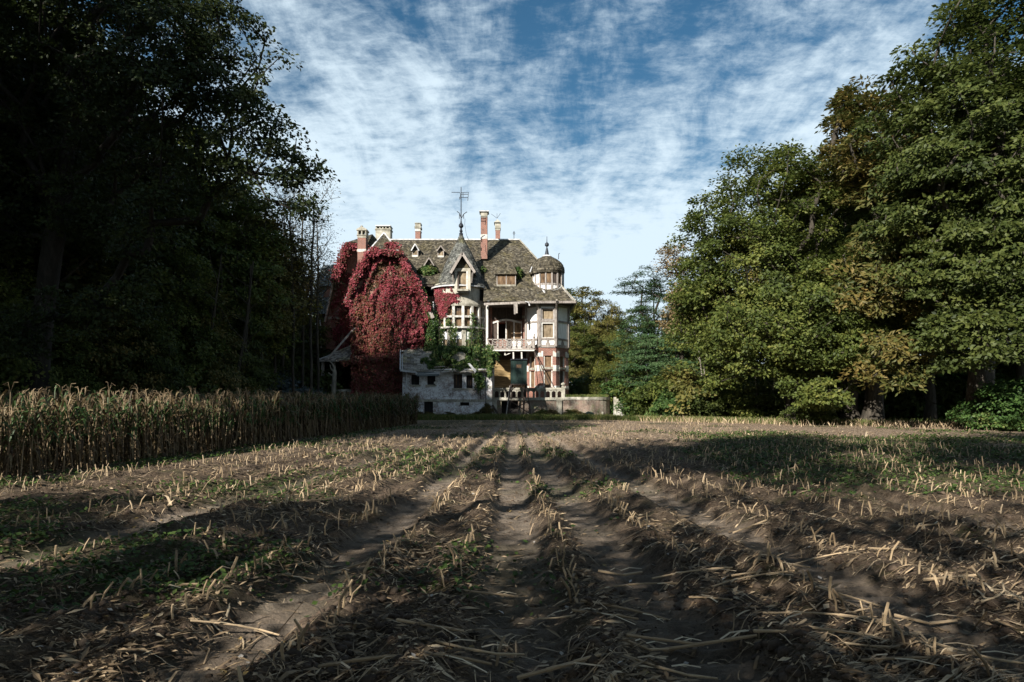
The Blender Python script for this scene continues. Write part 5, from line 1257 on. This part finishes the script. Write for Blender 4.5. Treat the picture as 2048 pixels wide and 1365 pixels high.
gf = np.stack((ii, ii + 1, ii + nx + 1, ii + nx), 1)
gm = mesh_np('ground', np.stack((gx, gy, gz), 1), gf, None, None, True)
fld = infield(gx, gy); ga = rowc(gx, gy)
def vattr(me, name, v):
    a = me.attributes.new(name, 'FLOAT', 'POINT'); a.data.foreach_set('value', np.asarray(v, dtype=np.float32))
vattr(gm, 'field', fld); vattr(gm, 'track', tracks(ga) * fld)
def weedy(x, y):
    """green growth between the rows: strong on the right, a strip along the corn"""
    w = vnoise(x * .35, y * .3, 31, 4)
    right = np.clip((x - 3.5) / 4, 0, 1) * np.clip((y - 9) / 4, 0, 1) * np.clip((33 - y) / 4, 0, 1)
    corn_s = np.clip(1.3 - np.abs(x - cornx(y) - 1.0) / 1.1, 0, 1)
    mid = np.clip((18 - y) / 10, 0, 1) * .35 + .2
    return np.clip((w - .56 + .26 * right + .30 * corn_s + .04 * mid) * 5, 0, 1)
vattr(gm, 'weed', weedy(gx, gy) * fld)
m, t, b, o = nodes('ground_soil')
g = t.nodes.new('ShaderNodeNewGeometry'); pos = g.outputs['Position']
soil = ramp(t, noise(t, 3.5, 10, .7, vec=pos), [(.020, .014, .009), (.075, .053, .035), (.17, .126, .088)], [.3, .5, .72])
trk = ramp(t, noise(t, 2.0, 10, .65, vec=pos), [(.07, .055, .042), (.16, .13, .10), (.24, .20, .16)], [.3, .5, .7])
c = mixc(t, attr(t, 'track'), soil, trk)
c = mixc(t, mth(t, 'MULTIPLY', sstep(t, noise(t, 38, 6, .8, vec=pos), .50, .62), .55), c, (.20, .15, .105))
c = mixc(t, mth(t, 'MULTIPLY', sstep(t, noise(t, 27, 6, .8, vec=pos), .56, .66), .7), c, (.018, .013, .009))
straw = sstep(t, noise(t, 9, 10, .8, vec=pos, stretch=(1.0, 2.6, 1)), .46, .62)
sp = t.nodes.new('ShaderNodeSeparateXYZ'); t.links.new(pos, sp.inputs[0])
farness = sstep(t, sp.outputs['Y'], 14, 36)
c = mixc(t, mth(t, 'MULTIPLY', straw, mth(t, 'ADD', mth(t, 'MULTIPLY', farness, .84), .16)), c, (.52, .395, .285))
moss = sstep(t, noise(t, 1.1, 8, .72, vec=pos), .52, .68)
c = mixc(t, mth(t, 'MULTIPLY', moss, mth(t, 'SUBTRACT', .6, mth(t, 'MULTIPLY', attr(t, 'track'), .6))), c, (.055, .062, .018))
c = mixc(t, mth(t, 'MULTIPLY', attr(t, 'weed'), .6), c, (.028, .04, .011))
grs = ramp(t, noise(t, 1.2, 9, .7, vec=pos), [(.03, .045, .012), (.06, .085, .02), (.13, .12, .045)], [.3, .5, .7])
c = mixc(t, attr(t, 'field'), grs, c)
t.links.new(c, b.inputs['Base Color']); b.inputs['Roughness'].default_value = .95; b.inputs['Specular IOR Level'].default_value = .15
bump(t, b, mth(t, 'ADD', noise(t, 16, 9, .78, vec=pos), mth(t, 'MULTIPLY', noise(t, 60, 6, .75, vec=pos), .5)), 1.0, .06)
gm.materials.append(m)
props(link('ground', gm), 'harvested maize field with tyre tracks, rows of stubble and a grassy far edge', kind='structure')

STRAW = {}
def strawmat(name, cols, trans=.12):
    m, t, b, o = nodes(name)
    f = mth(t, 'ADD', mth(t, 'MULTIPLY', attr(t, 'tint'), .8), mth(t, 'MULTIPLY', noise(t, 18, 5, .7), .25))
    c = ramp(t, f, cols); t.links.new(c, b.inputs['Base Color']); b.inputs['Roughness'].default_value = .7; b.inputs['Specular IOR Level'].default_value = .3
    return m
M['stub'] = strawmat('stubble_stalk', [(.05, .034, .022), (.17, .12, .07), (.32, .235, .14), (.46, .36, .24)])
M['straw'] = strawmat('dry_straw', [(.045, .032, .02), (.16, .112, .064), (.37, .275, .17), (.60, .49, .33)])
LM['corn'] = leafmat('dry_maize_leaf', [(.035, .022, .012), (.075, .05, .026), (.135, .100, .048), (.20, .155, .085), (.032, .058, .016), (.05, .088, .026)], .25, pos=[0, .25, .5, .72, .82, 1], scale=.6)
LM['weed'] = leafmat('weed_leaf', [(.02, .04, .009), (.045, .08, .016), (.09, .13, .03)], .25)
LM['grass'] = leafmat('grass_blade', [(.03, .06, .012), (.07, .11, .02), (.15, .15, .05), (.28, .22, .11)], .2, scale=.5)

# standing stubble: six shapes, the nearest stalks each an object
def stub_mesh(i):
    r = np.random.RandomState(100 + i); b = MB()
    h = r.uniform(.12, .24); lx, ly = r.normal(0, .05, 2); rad = r.uniform(.006, .0105)
    random.seed(i)
    b.tube([(0, 0, -.06), (lx * .3, ly * .3, h * .5), (lx * .32, ly * .32, h * .52), (lx, ly, h)], [rad * 1.1, rad, rad * 1.25, rad * .95], 6, t=r.uniform(.3, .95))
    if i % 2:
        d = r.normal(0, 1, 2); d /= np.linalg.norm(d)
        p = [(0, 0, h * .5), (d[0] * .07, d[1] * .07, h * .55), (d[0] * .12, d[1] * .12, h * .2), (d[0] * .13, d[1] * .13, .0)]
        w = np.array((-d[1], d[0])) * .012
        for q0, q1 in zip(p[:-1], p[1:]): b.quad((q0[0] - w[0], q0[1] - w[1], q0[2]), (q0[0] + w[0], q0[1] + w[1], q0[2]), (q1[0] + w[0], q1[1] + w[1], q1[2]), (q1[0] - w[0], q1[1] - w[1], q1[2]), t=r.uniform(.3, .9))
    return np.array(b.v), b.f, np.array(b.t)
SV = [stub_mesh(i) for i in range(8)]
SM = [mesh_np('stubble_stalk', v, f, tt, M['stub']) for v, f, tt in SV]
pts = []
for a in ROWS:
    y = 3.2
    while y < 49:
        y += rs.uniform(.07, .2) * (1 + y * .012)
        x = float(rowx(a, y)) + rs.normal(0, .035)
        if x < cornx(y) + .9 or x > 25 or y > far_edge(x) - .6: continue
        gap = vnoise(x * .9 + a * 7, y * .45, 41, 3)
        if gap < (.48 if y < 8 else .42) or rs.uniform() < .15 + .012 * y: continue
        if abs(x) > y * .78 + .6: continue
        pts.append((x, y))
pts = np.array(pts); pz = height(pts[:, 0], pts[:, 1]); dist = np.hypot(pts[:, 0], pts[:, 1])
vis = (np.abs(pts[:, 0] / pts[:, 1]) < .74) & (pts[:, 1] > 4.4)
order = np.argsort(np.where(vis, dist, 1e6)); near = set(order[:290].tolist())
def join(varr, P, Z, sc, tilt=.0, tintj=.3):
    """many copies of a few shapes as one mesh"""
    Vs, Fs, Ts = [], {}, {}; off = 0
    fl = []; tl_ = []
    for i in range(len(P)):
        v, f, tt = varr[i % len(varr)]
        a = rs.uniform(0, 6.283); c, s_ = math.cos(a), math.sin(a); k = sc[i]
        tx_, ty_ = rs.normal(0, tilt, 2)
        x = v[:, 0] * c - v[:, 1] * s_ + tx_ * v[:, 2]; y = v[:, 0] * s_ + v[:, 1] * c + ty_ * v[:, 2]
        Vs.append(np.stack((x * k + P[i][0], y * k + P[i][1], v[:, 2] * k + Z[i]), 1))
        fl.extend([tuple(q + off for q in ff) for ff in f]); tl_.append(np.clip(tt + rs.uniform(-tintj, tintj), 0, 1)); off += len(v)
    return np.concatenate(Vs), fl, np.concatenate(tl_)
for n_, i in enumerate(order[:290]):
    o = link('maize_stub', SM[n_ % 8], None, (pts[i, 0], pts[i, 1], pz[i]), rs.uniform(0, 6.28), rs.uniform(.75, 1.25))
    o.rotation_euler = (rs.normal(0, .13), rs.normal(0, .13), rs.uniform(0, 6.28))
    props(o, 'short cut maize stalk standing in a stubble row of the field', 'stubble', 'cut maize stalks standing in the nearest rows')
rest = [i for i in range(len(pts)) if i not in near]
V, F, T = join(SV, pts[rest], pz[rest], rs.uniform(.6, 1.2, len(rest)) * np.where(pts[rest][:, 1] > 24, .75, 1), .16)
props(link('maize_stubble', mesh_np('maize_stubble', V, F, T, M['stub'])), 'rows of cut maize stubble stretching towards the mansion', 'stubble', kind='stuff')

# straw litter: bent leaf strips and bits of stalk
n = 34000
ly = 3.4 + (46.5) * rs.uniform(0, 1, n * 2) ** 1.9; lx = rs.uniform(-.8, .8, n * 2) * ly
ok = (infield(lx, ly) > .3) & (lx > cornx(ly) + .2) & (lx < 26)
dn = .04 + 1.3 * np.clip(vnoise(lx * .8, ly * .7, 51, 4) * 3.2 - 1.3, 0, 1) + .5 * np.clip((lx - 1.0) / 3, 0, 1) * np.clip((14 - ly) / 6, 0, 1)
dn *= 1 - .85 * tracks(rowc(lx, ly)) * (ly > 5.2)
ok &= rs.uniform(0, 1.2, n * 2) < dn
lx, ly = lx[ok][:n], ly[ok][:n]; n = len(lx)
hd = rs.normal(0, .65, n) + np.where(rs.uniform(size=n) < .85, 0, 1.57)      # mostly lying across the rows
L = rs.gamma(1.7, .075, n).clip(.03, .6) * (1 + .012 * ly); wd = np.where(rs.uniform(size=n) < .18, rs.uniform(.007, .016, n), rs.uniform(.002, .006, n)) * (1 + .018 * ly)
K = 4; Vv = np.zeros((n, K + 1, 2, 3)); curl = rs.normal(0, .22, n); arch_ = rs.gamma(1.2, .014, n); pitch = np.where(rs.uniform(size=n) < .12, rs.normal(0, .3, n), rs.normal(0, .04, n))
for k in range(K + 1):
    f = k / K; s_ = (f - .5) * L; a = hd + curl * (f - .5)
    cx_ = lx + np.cos(a) * s_; cy_ = ly + np.sin(a) * s_
    z = height(cx_, cy_) + .012 + arch_ * np.sin(f * np.pi) * (L / .2) + np.maximum(0, pitch) * (f) * L
    ww = wd * (1 - .75 * f ** 3); tw = rs.normal(0, .2, n)
    Vv[:, k, 0] = np.stack((cx_ - np.sin(a) * ww, cy_ + np.cos(a) * ww, z + ww * tw), 1); Vv[:, k, 1] = np.stack((cx_ + np.sin(a) * ww, cy_ - np.cos(a) * ww, z - ww * tw), 1)
idx = np.arange(n)[:, None] * (2 * (K + 1)); F = np.concatenate([idx + np.array((2 * k, 2 * k + 1, 2 * k + 3, 2 * k + 2))[None] for k in range(K)])
tt = rs.beta(1.1, 1.9, n)
props(link('straw_litter', mesh_np('straw_litter', Vv.reshape(-1, 3), F, np.tile(tt, K), M['straw'])), 'pale maize leaves and husks strewn over the soil', 'straw', kind='stuff')

# chaff: crumbs of leaf and husk trodden into the soil everywhere
n = 90000
hy_ = 3.4 + 30 * rs.uniform(0, 1, n * 2) ** 2.0; hx_ = rs.uniform(-.8, .8, n * 2) * hy_
ok = (infield(hx_, hy_) > .5) & (hx_ > cornx(hy_) + .1) & (rs.uniform(0, 1, n * 2) < .12 + 1.1 * np.clip(vnoise(hx_ * 1.6, hy_ * 1.3, 81, 4) * 3 - 1.15, 0, 1)) & (rs.uniform(0, 1, n * 2) > .72 * tracks(rowc(hx_, hy_)))
hx_, hy_ = hx_[ok][:n], hy_[ok][:n]; k_ = len(hx_)
P = np.stack((hx_, hy_, height(hx_, hy_) + rs.uniform(.002, .014, k_)), 1); a_ = np.where(rs.uniform(size=k_) < .7, rs.normal(0, .6, k_), rs.uniform(0, 6.28, k_))
Lc = rs.gamma(2.0, .022, k_).clip(.012, .16) * (1 + .03 * hy_)
Vl, Fl = leaf_geo(P, unit(np.array((0, 0, 1.0)) + rand_dir(k_) * .45), np.stack((np.cos(a_), np.sin(a_), rs.normal(0, .12, k_)), 1), Lc, np.clip(Lc * rs.uniform(.05, .22, k_), .002, .014 + .0006 * hy_), .04)
props(link('chaff', mesh_np('chaff', Vl, Fl, rs.beta(1.1, 2.2, k_), M['straw'])), 'small crumbs of maize leaf and husk covering the soil', kind='stuff')
# clods of earth
def clod(i):
    r = np.random.RandomState(800 + i); random.seed(i); v = [(0, 0, 1), (1, 0, .2), (.3, .95, .25), (-.8, .6, .2), (-.8, -.6, .25), (.3, -.95, .2), (.8, .5, -.5), (-.5, .8, -.5), (-.9, -.2, -.5), (0, -.9, -.5), (.8, -.4, -.5)]
    v = np.array(v) * r.uniform(.6, 1.3, (11, 3)) * (1, .8, .62)
    f = [(0, 1, 2), (0, 2, 3), (0, 3, 4), (0, 4, 5), (0, 5, 1), (1, 6, 2), (2, 6, 7), (2, 7, 3), (3, 7, 8), (3, 8, 4), (4, 8, 9), (4, 9, 5), (5, 9, 10), (5, 10, 1), (1, 10, 6)]
    return v, f, np.full(15, r.uniform(.2, .8))
n = 24000
cy_ = 3.6 + 16 * rs.uniform(0, 1, n * 3) ** 1.8; cx_ = rs.uniform(-.8, .8, n * 3) * cy_
ok = rs.uniform(0, 1, n * 3) < np.clip(vnoise(cx_ * 1.1, cy_ * 1.1, 71, 4) * 3 - 1.2, .03, 1) * (1 - .9 * tracks(rowc(cx_, cy_))) * infield(cx_, cy_)
cx_, cy_ = cx_[ok][:n], cy_[ok][:n]
V, F, T = join([clod(i) for i in range(6)], np.stack((cx_, cy_), 1), height(cx_, cy_), rs.gamma(2.0, .009, len(cx_)).clip(.006, .07), .0)
props(link('soil_clods', mesh_np('soil_clods', V, F, T, mat('crumbly_soil', [(.022, .015, .010), (.055, .038, .026), (.11, .08, .056)], 6, 8, bmp=.6, tint=.5), True)), 'crumbly clods of earth between the stubble rows', kind='stuff')

# fallen stalks lying about near the viewer, each an object
def fallen_mesh(i):
    r = np.random.RandomState(300 + i); b = MB(); random.seed(900 + i)
    L = r.uniform(.3, .95); nseg = max(2, int(L / .16)); rad = r.uniform(.0065, .0105)
    p = []; rr = []; x = 0; bend = r.normal(0, .05)
    for k in range(nseg + 1):
        q = (k / nseg - .5) * L; p.append((q, bend * math.sin(k / nseg * 3.14), rad + .004 * r.uniform())); rr.append(rad * r.uniform(.9, 1.0))
        if k < nseg: p.append((q + .006, p[-1][1], p[-1][2])); rr.append(rad * 1.3)
    b.tube(p, rr, 6, t=r.uniform(.4, .8))
    for k in range(2):
        s0 = r.uniform(-.4, .3) * L; w = .012; d = r.choice((-1, 1)); e = r.uniform(.1, .25)
        q = [(s0, 0, rad * 2), (s0 + e * .4, d * e * .25, rad * 3.5), (s0 + e, d * e * .6, .01)]
        for a_, c_ in zip(q[:-1], q[1:]): b.quad((a_[0], a_[1] - w, a_[2]), (a_[0], a_[1] + w, a_[2]), (c_[0], c_[1] + w, c_[2]), (c_[0], c_[1] - w, c_[2]), t=r.uniform(.5, 1))
    return mesh_np('fallen_stalk', b.v, b.f, b.t, M['straw'])
FM = [fallen_mesh(i) for i in range(7)]
spots = [(1140, 1235, 5), (1210, 1243, 0), (1290, 1170, -3), (1385, 1165, 2), (1420, 1290, -4), (1560, 1300, 3), (1680, 1297, -2), (1760, 1303, 2), (1570, 1155, 8), (1530, 1168, 5), (1500, 1178, 9), (1330, 1286, 0), (1290, 1295, 4), (860, 1288, 2), (960, 1310, 15), (900, 1335, 10), (730, 1133, 4), (1650, 1120, -8), (1780, 1100, 6), (1850, 1230, -20), (1900, 1180, 12), (1960, 1300, -30), (1420, 1215, -55), (560, 1160, 10), (470, 1265, 3), (640, 1010, -3), (1240, 1140, 3), (1120, 1345, 5), (1340, 1340, -3), (1800, 1345, -5), (1250, 1225, -2), (1700, 1200, 15), (1860, 1060, 5), (2000, 1130, -4), (1500, 1060, 5), (1985, 1215, 40), (330, 1185, 10), (760, 1350, -6), (1630, 1260, -7), (980, 1190, 10)]
for i, (px, py, dg) in enumerate(spots):
    Y = CAMH * FPX / (py - HY); x = WX(px, Y)
    L2 = .35; c, s_ = math.cos(R(dg)), math.sin(R(dg))
    h0, h1 = float(height(x - L2 * c, Y - L2 * s_)), float(height(x + L2 * c, Y + L2 * s_))
    o = link('fallen_stalk', FM[i % 7], None, (x, Y, max(float(height(x, Y)), (h0 + h1) / 2) + .012), R(dg), rs.uniform(.85, 1.2))
    o.rotation_euler = (0, -math.atan2(h1 - h0, 2 * L2), R(dg))
    props(o, 'pale broken maize stalk lying flat among the stubble', 'stalk', 'fallen maize stalks near the viewer')

# weeds and moss between the rows
n = 60000
wy = 3.6 + 36 * rs.uniform(0, 1, n * 3) ** 1.5; wx_ = rs.uniform(-.8, .82, n * 3) * wy
wk = weedy(wx_, wy) * infield(wx_, wy) * (1 - .9 * tracks(rowc(wx_, wy)))
ok = (rs.uniform(0, 1, n * 3) < wk * .9) & (wx_ > cornx(wy) - .3)
wx_, wy = wx_[ok][:n], wy[ok][:n]; n = len(wx_)
P = np.stack((wx_, wy, height(wx_, wy) + rs.uniform(.0, .07, n)), 1)
Lw = rs.uniform(.025, .07, n) * (1 + .035 * wy)
Vl, Fl = leaf_geo(P, unit(np.array((0, 0, 1.0)) + rand_dir(n) * .7), rand_dir(n) + np.array((0, 0, .35)), Lw, Lw * .32, .04)
props(link('weeds', mesh_np('weeds', Vl, Fl, rs.uniform(0, 1, n), LM['weed'])), 'low green weeds growing between the stubble rows', 'weeds', kind='stuff')
# fallen tree leaves
n = 420
fy = 3.8 + 14 * rs.uniform(0, 1, n) ** 1.6; fx_ = rs.uniform(-.8, .5, n) * fy
P = np.stack((fx_, fy, height(fx_, fy) + .02), 1); Lf = rs.uniform(.035, .075, n)
Vl, Fl = leaf_geo(P, unit(np.array((0, 0, 1.0)) + rand_dir(n) * .5), rand_dir(n), Lf, Lf * .38, .08)
M['leaflit'] = strawmat('fallen_leaf', [(.10, .06, .03), (.26, .18, .06), (.28, .24, .19), (.42, .40, .37)])
props(link('fallen_leaves', mesh_np('fallen_leaves', Vl, Fl, rs.uniform(0, 1, n), M['leaflit'])), 'pale fallen tree leaves scattered on the soil', 'leaves', kind='stuff')

# grass along the far edge, in front of the house and on the round terrace
def blades(name, x, y, z, hmin, hmax, label, wmul=1.0, mat_=None):
    n = len(x); h = rs.uniform(hmin, hmax, n); ld = rs.normal(0, .35, (n, 2)) * h[:, None]; a = rs.uniform(0, 6.28, n); w = rs.uniform(.008, .02, n) * wmul
    p0 = np.stack((x - np.cos(a) * w, y - np.sin(a) * w, z), 1); p1 = np.stack((x + np.cos(a) * w, y + np.sin(a) * w, z), 1)
    p2 = np.stack((x + ld[:, 0] * .4, y + ld[:, 1] * .4, z + h * .6), 1); dw = np.stack((np.cos(a) * w * .6, np.sin(a) * w * .6, 0 * w), 1); p3 = np.stack((x + ld[:, 0], y + ld[:, 1], z + h), 1)
    V = np.stack((p0, p1, p2 + dw, p3, p2 - dw), 1).reshape(-1, 3)
    F = np.arange(n)[:, None] * 5 + np.arange(5)[None]
    return props(link(name, mesh_np(name, V, F, rs.uniform(0, 1, n), mat_ or LM['grass'])), label, 'grass', kind='stuff')
n = 90000
x = rs.uniform(-12, 30, n); e = far_edge(x); y = e - 1.2 + rs.gamma(1.6, 1.7, n)
ok = (vnoise(x * .6, y * .6, 61, 3) > .36) & (y < e + 8) & ~((x > -13) & (x < 9.6) & (y > 57.0))
ok &= rs.uniform(size=n) < np.where(x > 16, .55, 1)
x, y = x[ok], y[ok]
blades('grass_verge', x, y, height(x, y), .06, .42, 'rough grass strip between the field and the wood and house', 1.3)
x = rs.uniform(WX(1128, 58), WX(1222, 58), 2600); y = rs.uniform(57.95, 61.5, 2600); cc = np.array((cxr, cyr))
ok = np.hypot(np.maximum(0, x - cxr), y - cyr) < 2.1; x, y = x[ok], y[ok]
blades('terrace_grass', x, y, np.full(len(x), WZ(794.5, 57.9) - .02), .08, .3, 'grass growing on top of the round terrace', 1.3)
# dry straw-coloured tufts at the wood edge
x = rs.uniform(9, 27, 2600); y = far_edge(x) - rs.gamma(1.5, 1.0, 2600) + .8
blades('dry_tufts', x, y, height(x, y), .1, .45, 'dry straw tufts at the sunlit field edge', 1.4, M['straw'])

# ------------------------------------------------------------------ standing corn
def corn_variant(i):
    r = np.random.RandomState(500 + i); random.seed(500 + i)
    H = r.uniform(1.5, 1.72)
    b = MB(); lx = r.normal(0, .06, 2)
    b.tube([(0, 0, -.05), (lx[0] * .3, lx[1] * .3, H * .5), (lx[0], lx[1], H)], [.015, .013, .007], 5, t=r.uniform(.25, .6))
    for k in range(4):
        d = r.normal(0, 1, 2); d = d / np.linalg.norm(d); b.tube([(lx[0], lx[1], H - .02), (lx[0] + d[0] * .06, lx[1] + d[1] * .06, H + r.uniform(.1, .2)), (lx[0] + d[0] * .16, lx[1] + d[1] * .16, H + r.uniform(.08, .26))], [.006, .005, .003], 3, t=r.uniform(.4, .7))
    stalk = (np.array(b.v), b.f, np.array(b.t))
    leaves = []
    nl = 13
    ang = r.uniform(0, 6.28)
    for k in range(nl):
        b = MB(); z0 = H * (.08 + .9 * k / nl); ang += math.pi + r.normal(0, .45); d = np.array((math.cos(ang), math.sin(ang))); sd = np.array((-d[1], d[0]))
        low_ = k < nl * .45; Ln = r.uniform(.4, .62) if low_ else r.uniform(.45, .8); w = r.uniform(.022, .038)
        rise = r.uniform(-.1, .15) if low_ else r.uniform(.15, .45)
        q = []
        for s_ in np.linspace(0, 1, 6):
            if low_: px_ = d * Ln * (.28 * math.sin(min(1, s_ * 1.6) * 1.57)); z = z0 + .06 * math.sin(s_ * 3.1) - Ln * .85 * s_ ** 1.5
            else: px_ = d * Ln * (.78 * s_ - .16 * s_ * s_); z = z0 + rise * math.sin(s_ * 2.3) * 1.1 - Ln * .62 * s_ ** 2.4
            z = max(z, .02); tw = s_ * r.uniform(.2, 1.2)
            sv = np.array((sd[0] * math.cos(tw), sd[1] * math.cos(tw), math.sin(tw))) * w * (1 - s_ ** 2.5) * (.55 + .45 * min(1, s_ * 4)); c = np.array((px_[0], px_[1], z))
            q.append((c - sv, c + sv))
        green = (k > nl * .45) and r.uniform() < .48
        t_ = r.uniform(.98, 1.2) if green else r.uniform(0, .72)
        vs = [v for pr in q for v in pr]; b.add(vs, [(2 * s_, 2 * s_ + 1, 2 * s_ + 3, 2 * s_ + 2) for s_ in range(5)], t_)
        leaves.append((np.array(b.v), b.f, np.array(b.t)))
    return stalk, leaves
CV = [corn_variant(i) for i in range(9)]
def merge(items):
    V, F, T = [], [], []; o = 0
    for v, f, tt in items: V.append(v); F.extend([tuple(i + o for i in q) for q in f]); T.append(tt); o += len(v)
    return np.concatenate(V), F, np.concatenate(T)
CF = [merge([s_] + l) for s_, l in CV]
CS = [mesh_np('maize_stalk', *s_, M['stub']) for s_, l in CV]
CLm = [[mesh_np('maize_leaf', *x_, LM['corn']) for x_ in l] for s_, l in CV]
CFol = [mesh_np('maize_leaves', *merge(l), LM['corn']) for s_, l in CV]
cp = []
for row in range(20):
    y = 8.5
    while y < 43.6:
        y += rs.uniform(.09, .19) * (1 if row < 3 else 1.5)
        x = float(cornx(y)) - row * .62 + rs.normal(0, .06)
        if x < -y * .78 - 2.2: continue
        cp.append((x, y, row))
for k in range(150):
    cp.append((float(cornx(43.7)) - rs.uniform(0, 12), 43.7 + rs.normal(0, .12), 0))
cp = np.array(cp); cz = height(cp[:, 0], cp[:, 1]); d_ = np.hypot(cp[:, 0], cp[:, 1])
vis = (cp[:, 0] / cp[:, 1] > -.765) & (cp[:, 2] < 3)
order = np.argsort(np.where(vis, d_ + cp[:, 2] * 4, 1e6)); near = order[:290]; ns_ = set(near.tolist())
for n_, i in enumerate(near):
    v = n_ % 9; e_ = empty('maize_plant', (cp[i, 0], cp[i, 1], cz[i]), 'withered standing maize plant at the front of the corn block', 'maize plant', 'maize plants along the front of the corn block')
    e_.rotation_euler = (rs.normal(0, .08), rs.normal(0, .08), rs.uniform(0, 6.28)); e_.scale = (1, 1, rs.uniform(.84, 1.14))
    link('stalk', CS[v], e_)
    if n_ < 70:
        for lm in CLm[v]: link('leaf', lm, e_)
    else: props(link('leaves', CFol[v], e_), kind='stuff')
rest = [i for i in range(len(cp)) if i not in ns_]
V, F, T = join(CF, cp[rest][:, :2], cz[rest], rs.uniform(.86, 1.1, len(rest)), .07, .06)
props(link('maize_crop', mesh_np('maize_crop', V, F, T, LM['corn'])), 'block of withered standing maize in front of the left-hand wood', 'maize', kind='stuff')

# ------------------------------------------------------------------ deer stand
YD_ = 55.8
ds = empty('deer_stand', (WX(1039, YD_), YD_ + .6, 0), 'dark green hunting cabin on tall splayed legs in front of the mansion', 'deer stand')
M['green_paint'] = mat('dark_green_boards', [(.005, .014, .012), (.009, .024, .02), (.014, .034, .028)], 3, 6, rough=.6, bmp=.2, tint=.3, stretch=(1, 1, .2))
k = 0
for i in range(8):
    xa = 1021.5 + i * 4.06; b = MB(); b.pb(xa, xa + 3.95, 719, 768, YD_ - .004 * (i % 2), .05); b.build('plank', M['green_paint'], ds)
b = MB(); b.box(WX(1021.5, YD_) + .01, WX(1054, YD_) - .01, YD_ + .052, YD_ + 1.25, WZ(768, YD_), WZ(720, YD_)); b.build('cabin', M['green_paint'], ds)
b = MB()
for i in range(14): 
    xa = 1020.6 + i * 2.45; b.pb(xa, xa + 2.5, 717.6 if i % 2 else 718.6, 720.2, YD_ - .1 - .006 * (i % 2), 1.5)
b.build('roof', M['iron'], ds, label='corrugated roof sheet')
b = MB(); b.pb(1032, 1043, 729, 737, YD_ - .02, .03); wf = b.build('window', M['timber_dark'], ds)
b = MB(); b.pb(1033.5, 1041.5, 730.5, 735.8, YD_ - .03, .02); b.build('shutter', M['board'], wf)
b = MB(); b.pb(1031, 1044, 727, 728.6, YD_ - .05, .04); b.build('sill', M['green_paint'], wf)
b = MB(); b.pb(1020.5, 1055, 768, 770.5, YD_ - .06, 1.4); b.build('platform', M['timber_dark'], ds)
legs = [((1022.5, 769), (1012.5, 836.5), 0), ((1053, 769), (1062, 836), 0), ((1025, 769), (1018, 834), 1.3), ((1051, 769), (1046.5, 834), 1.3)]
for (p, q, dy_) in legs:
    b = MB(); b.bar(W(*p, YD_ + dy_), np.array((WX(q[0], YD_ - .3 + dy_ * 1.3), YD_ - .3 + dy_ * 1.3, 0)), .11); b.build('leg', M['timber_dark'], ds)
for p, q, dy_ in (((1017, 800), (1060, 828), -.2), ((1058, 802), (1015, 826), -.24), ((1021, 782), (1036, 771), -.1), ((1055, 782), (1042, 771), -.1), ((1018, 796), (1057, 796), -.17)):
    b = MB(); b.bar(W(*p, YD_ + dy_), W(*q, YD_ + dy_), .07); b.build('brace', M['timber_dark'], ds)
b = MB(); b.bar(W(1046, 771, YD_ + .1), W(1047, 836, YD_ - .5), .07); ld = b.build('ladder', M['timber_dark'], ds)
b = MB(); b.bar(W(1020, 772, YD_ + .1), W(1012, 836, YD_ - .5), .07, t=.8); b.build('ladder_rail', M['timber'], ds)
# bits lying at the foot of the house
for i, (p, q, Y, w, l) in enumerate((((985, 811), (999, 834), 57.0, .22, 'dark board leaning on the annex corner'), ((980, 812), (988, 834), 57.0, .14, 'narrow grey plank leaning by the dead shrub'), ((1000, 829), (1035, 824), 57.2, .12, 'log lying below the deer stand'), ((1052, 826), (1075, 833), 57.3, .1, 'pale pole on the ground right of the deer stand'), ((1003, 833), (1030, 834), 56.9, .2, 'grey sheet on the grass below the stand'))):
    b = MB(); b.bar(W(*p, Y + .1), W(*q, Y - .3), w, .06); b.build('plank', M['timber' if i % 2 else 'timber_dark'], None, label=l, cat='plank')
b = MB(); b.quad(W(1160, 834, 57.0), W(1186, 834, 56.8), W(1188, 826, 57.4), W(1176, 823, 57.5), W(1165, 829, 57.3)); b.bar(W(1160, 834, 57.0), W(1186, 834, 56.8), .1); b.build('tarpaulin', M['green_paint'], None, label='crumpled green sheet lying against the round terrace wall', cat='tarpaulin')
plant('shrub', 'dead_shrub', WX(974, 56.9), 56.9, 'dark dead shrub against the annex corner', 'shrub', scale=(.3, .3, .5), m='bare')
for i, px in enumerate((1085, 1105, 1140, 1150)): plant('shrub', 'wall_weed', WX(px, 57.4), 57.4, 'low weed tuft growing at the foot of the terrace wall', 'shrub', 'weeds at the foot of the terrace wall', rot=i, scale=(.4, .3, .28), m='bare' if i % 2 else 'green')
for i, px in enumerate((838, 858, 900, 955)): plant('shrub', 'wall_weed', WX(px, 56.7), 56.7, 'low brush growing at the foot of the annex wall', 'shrub', 'brush at the foot of the annex wall', rot=i, scale=(.35, .3, .2), m='bare')
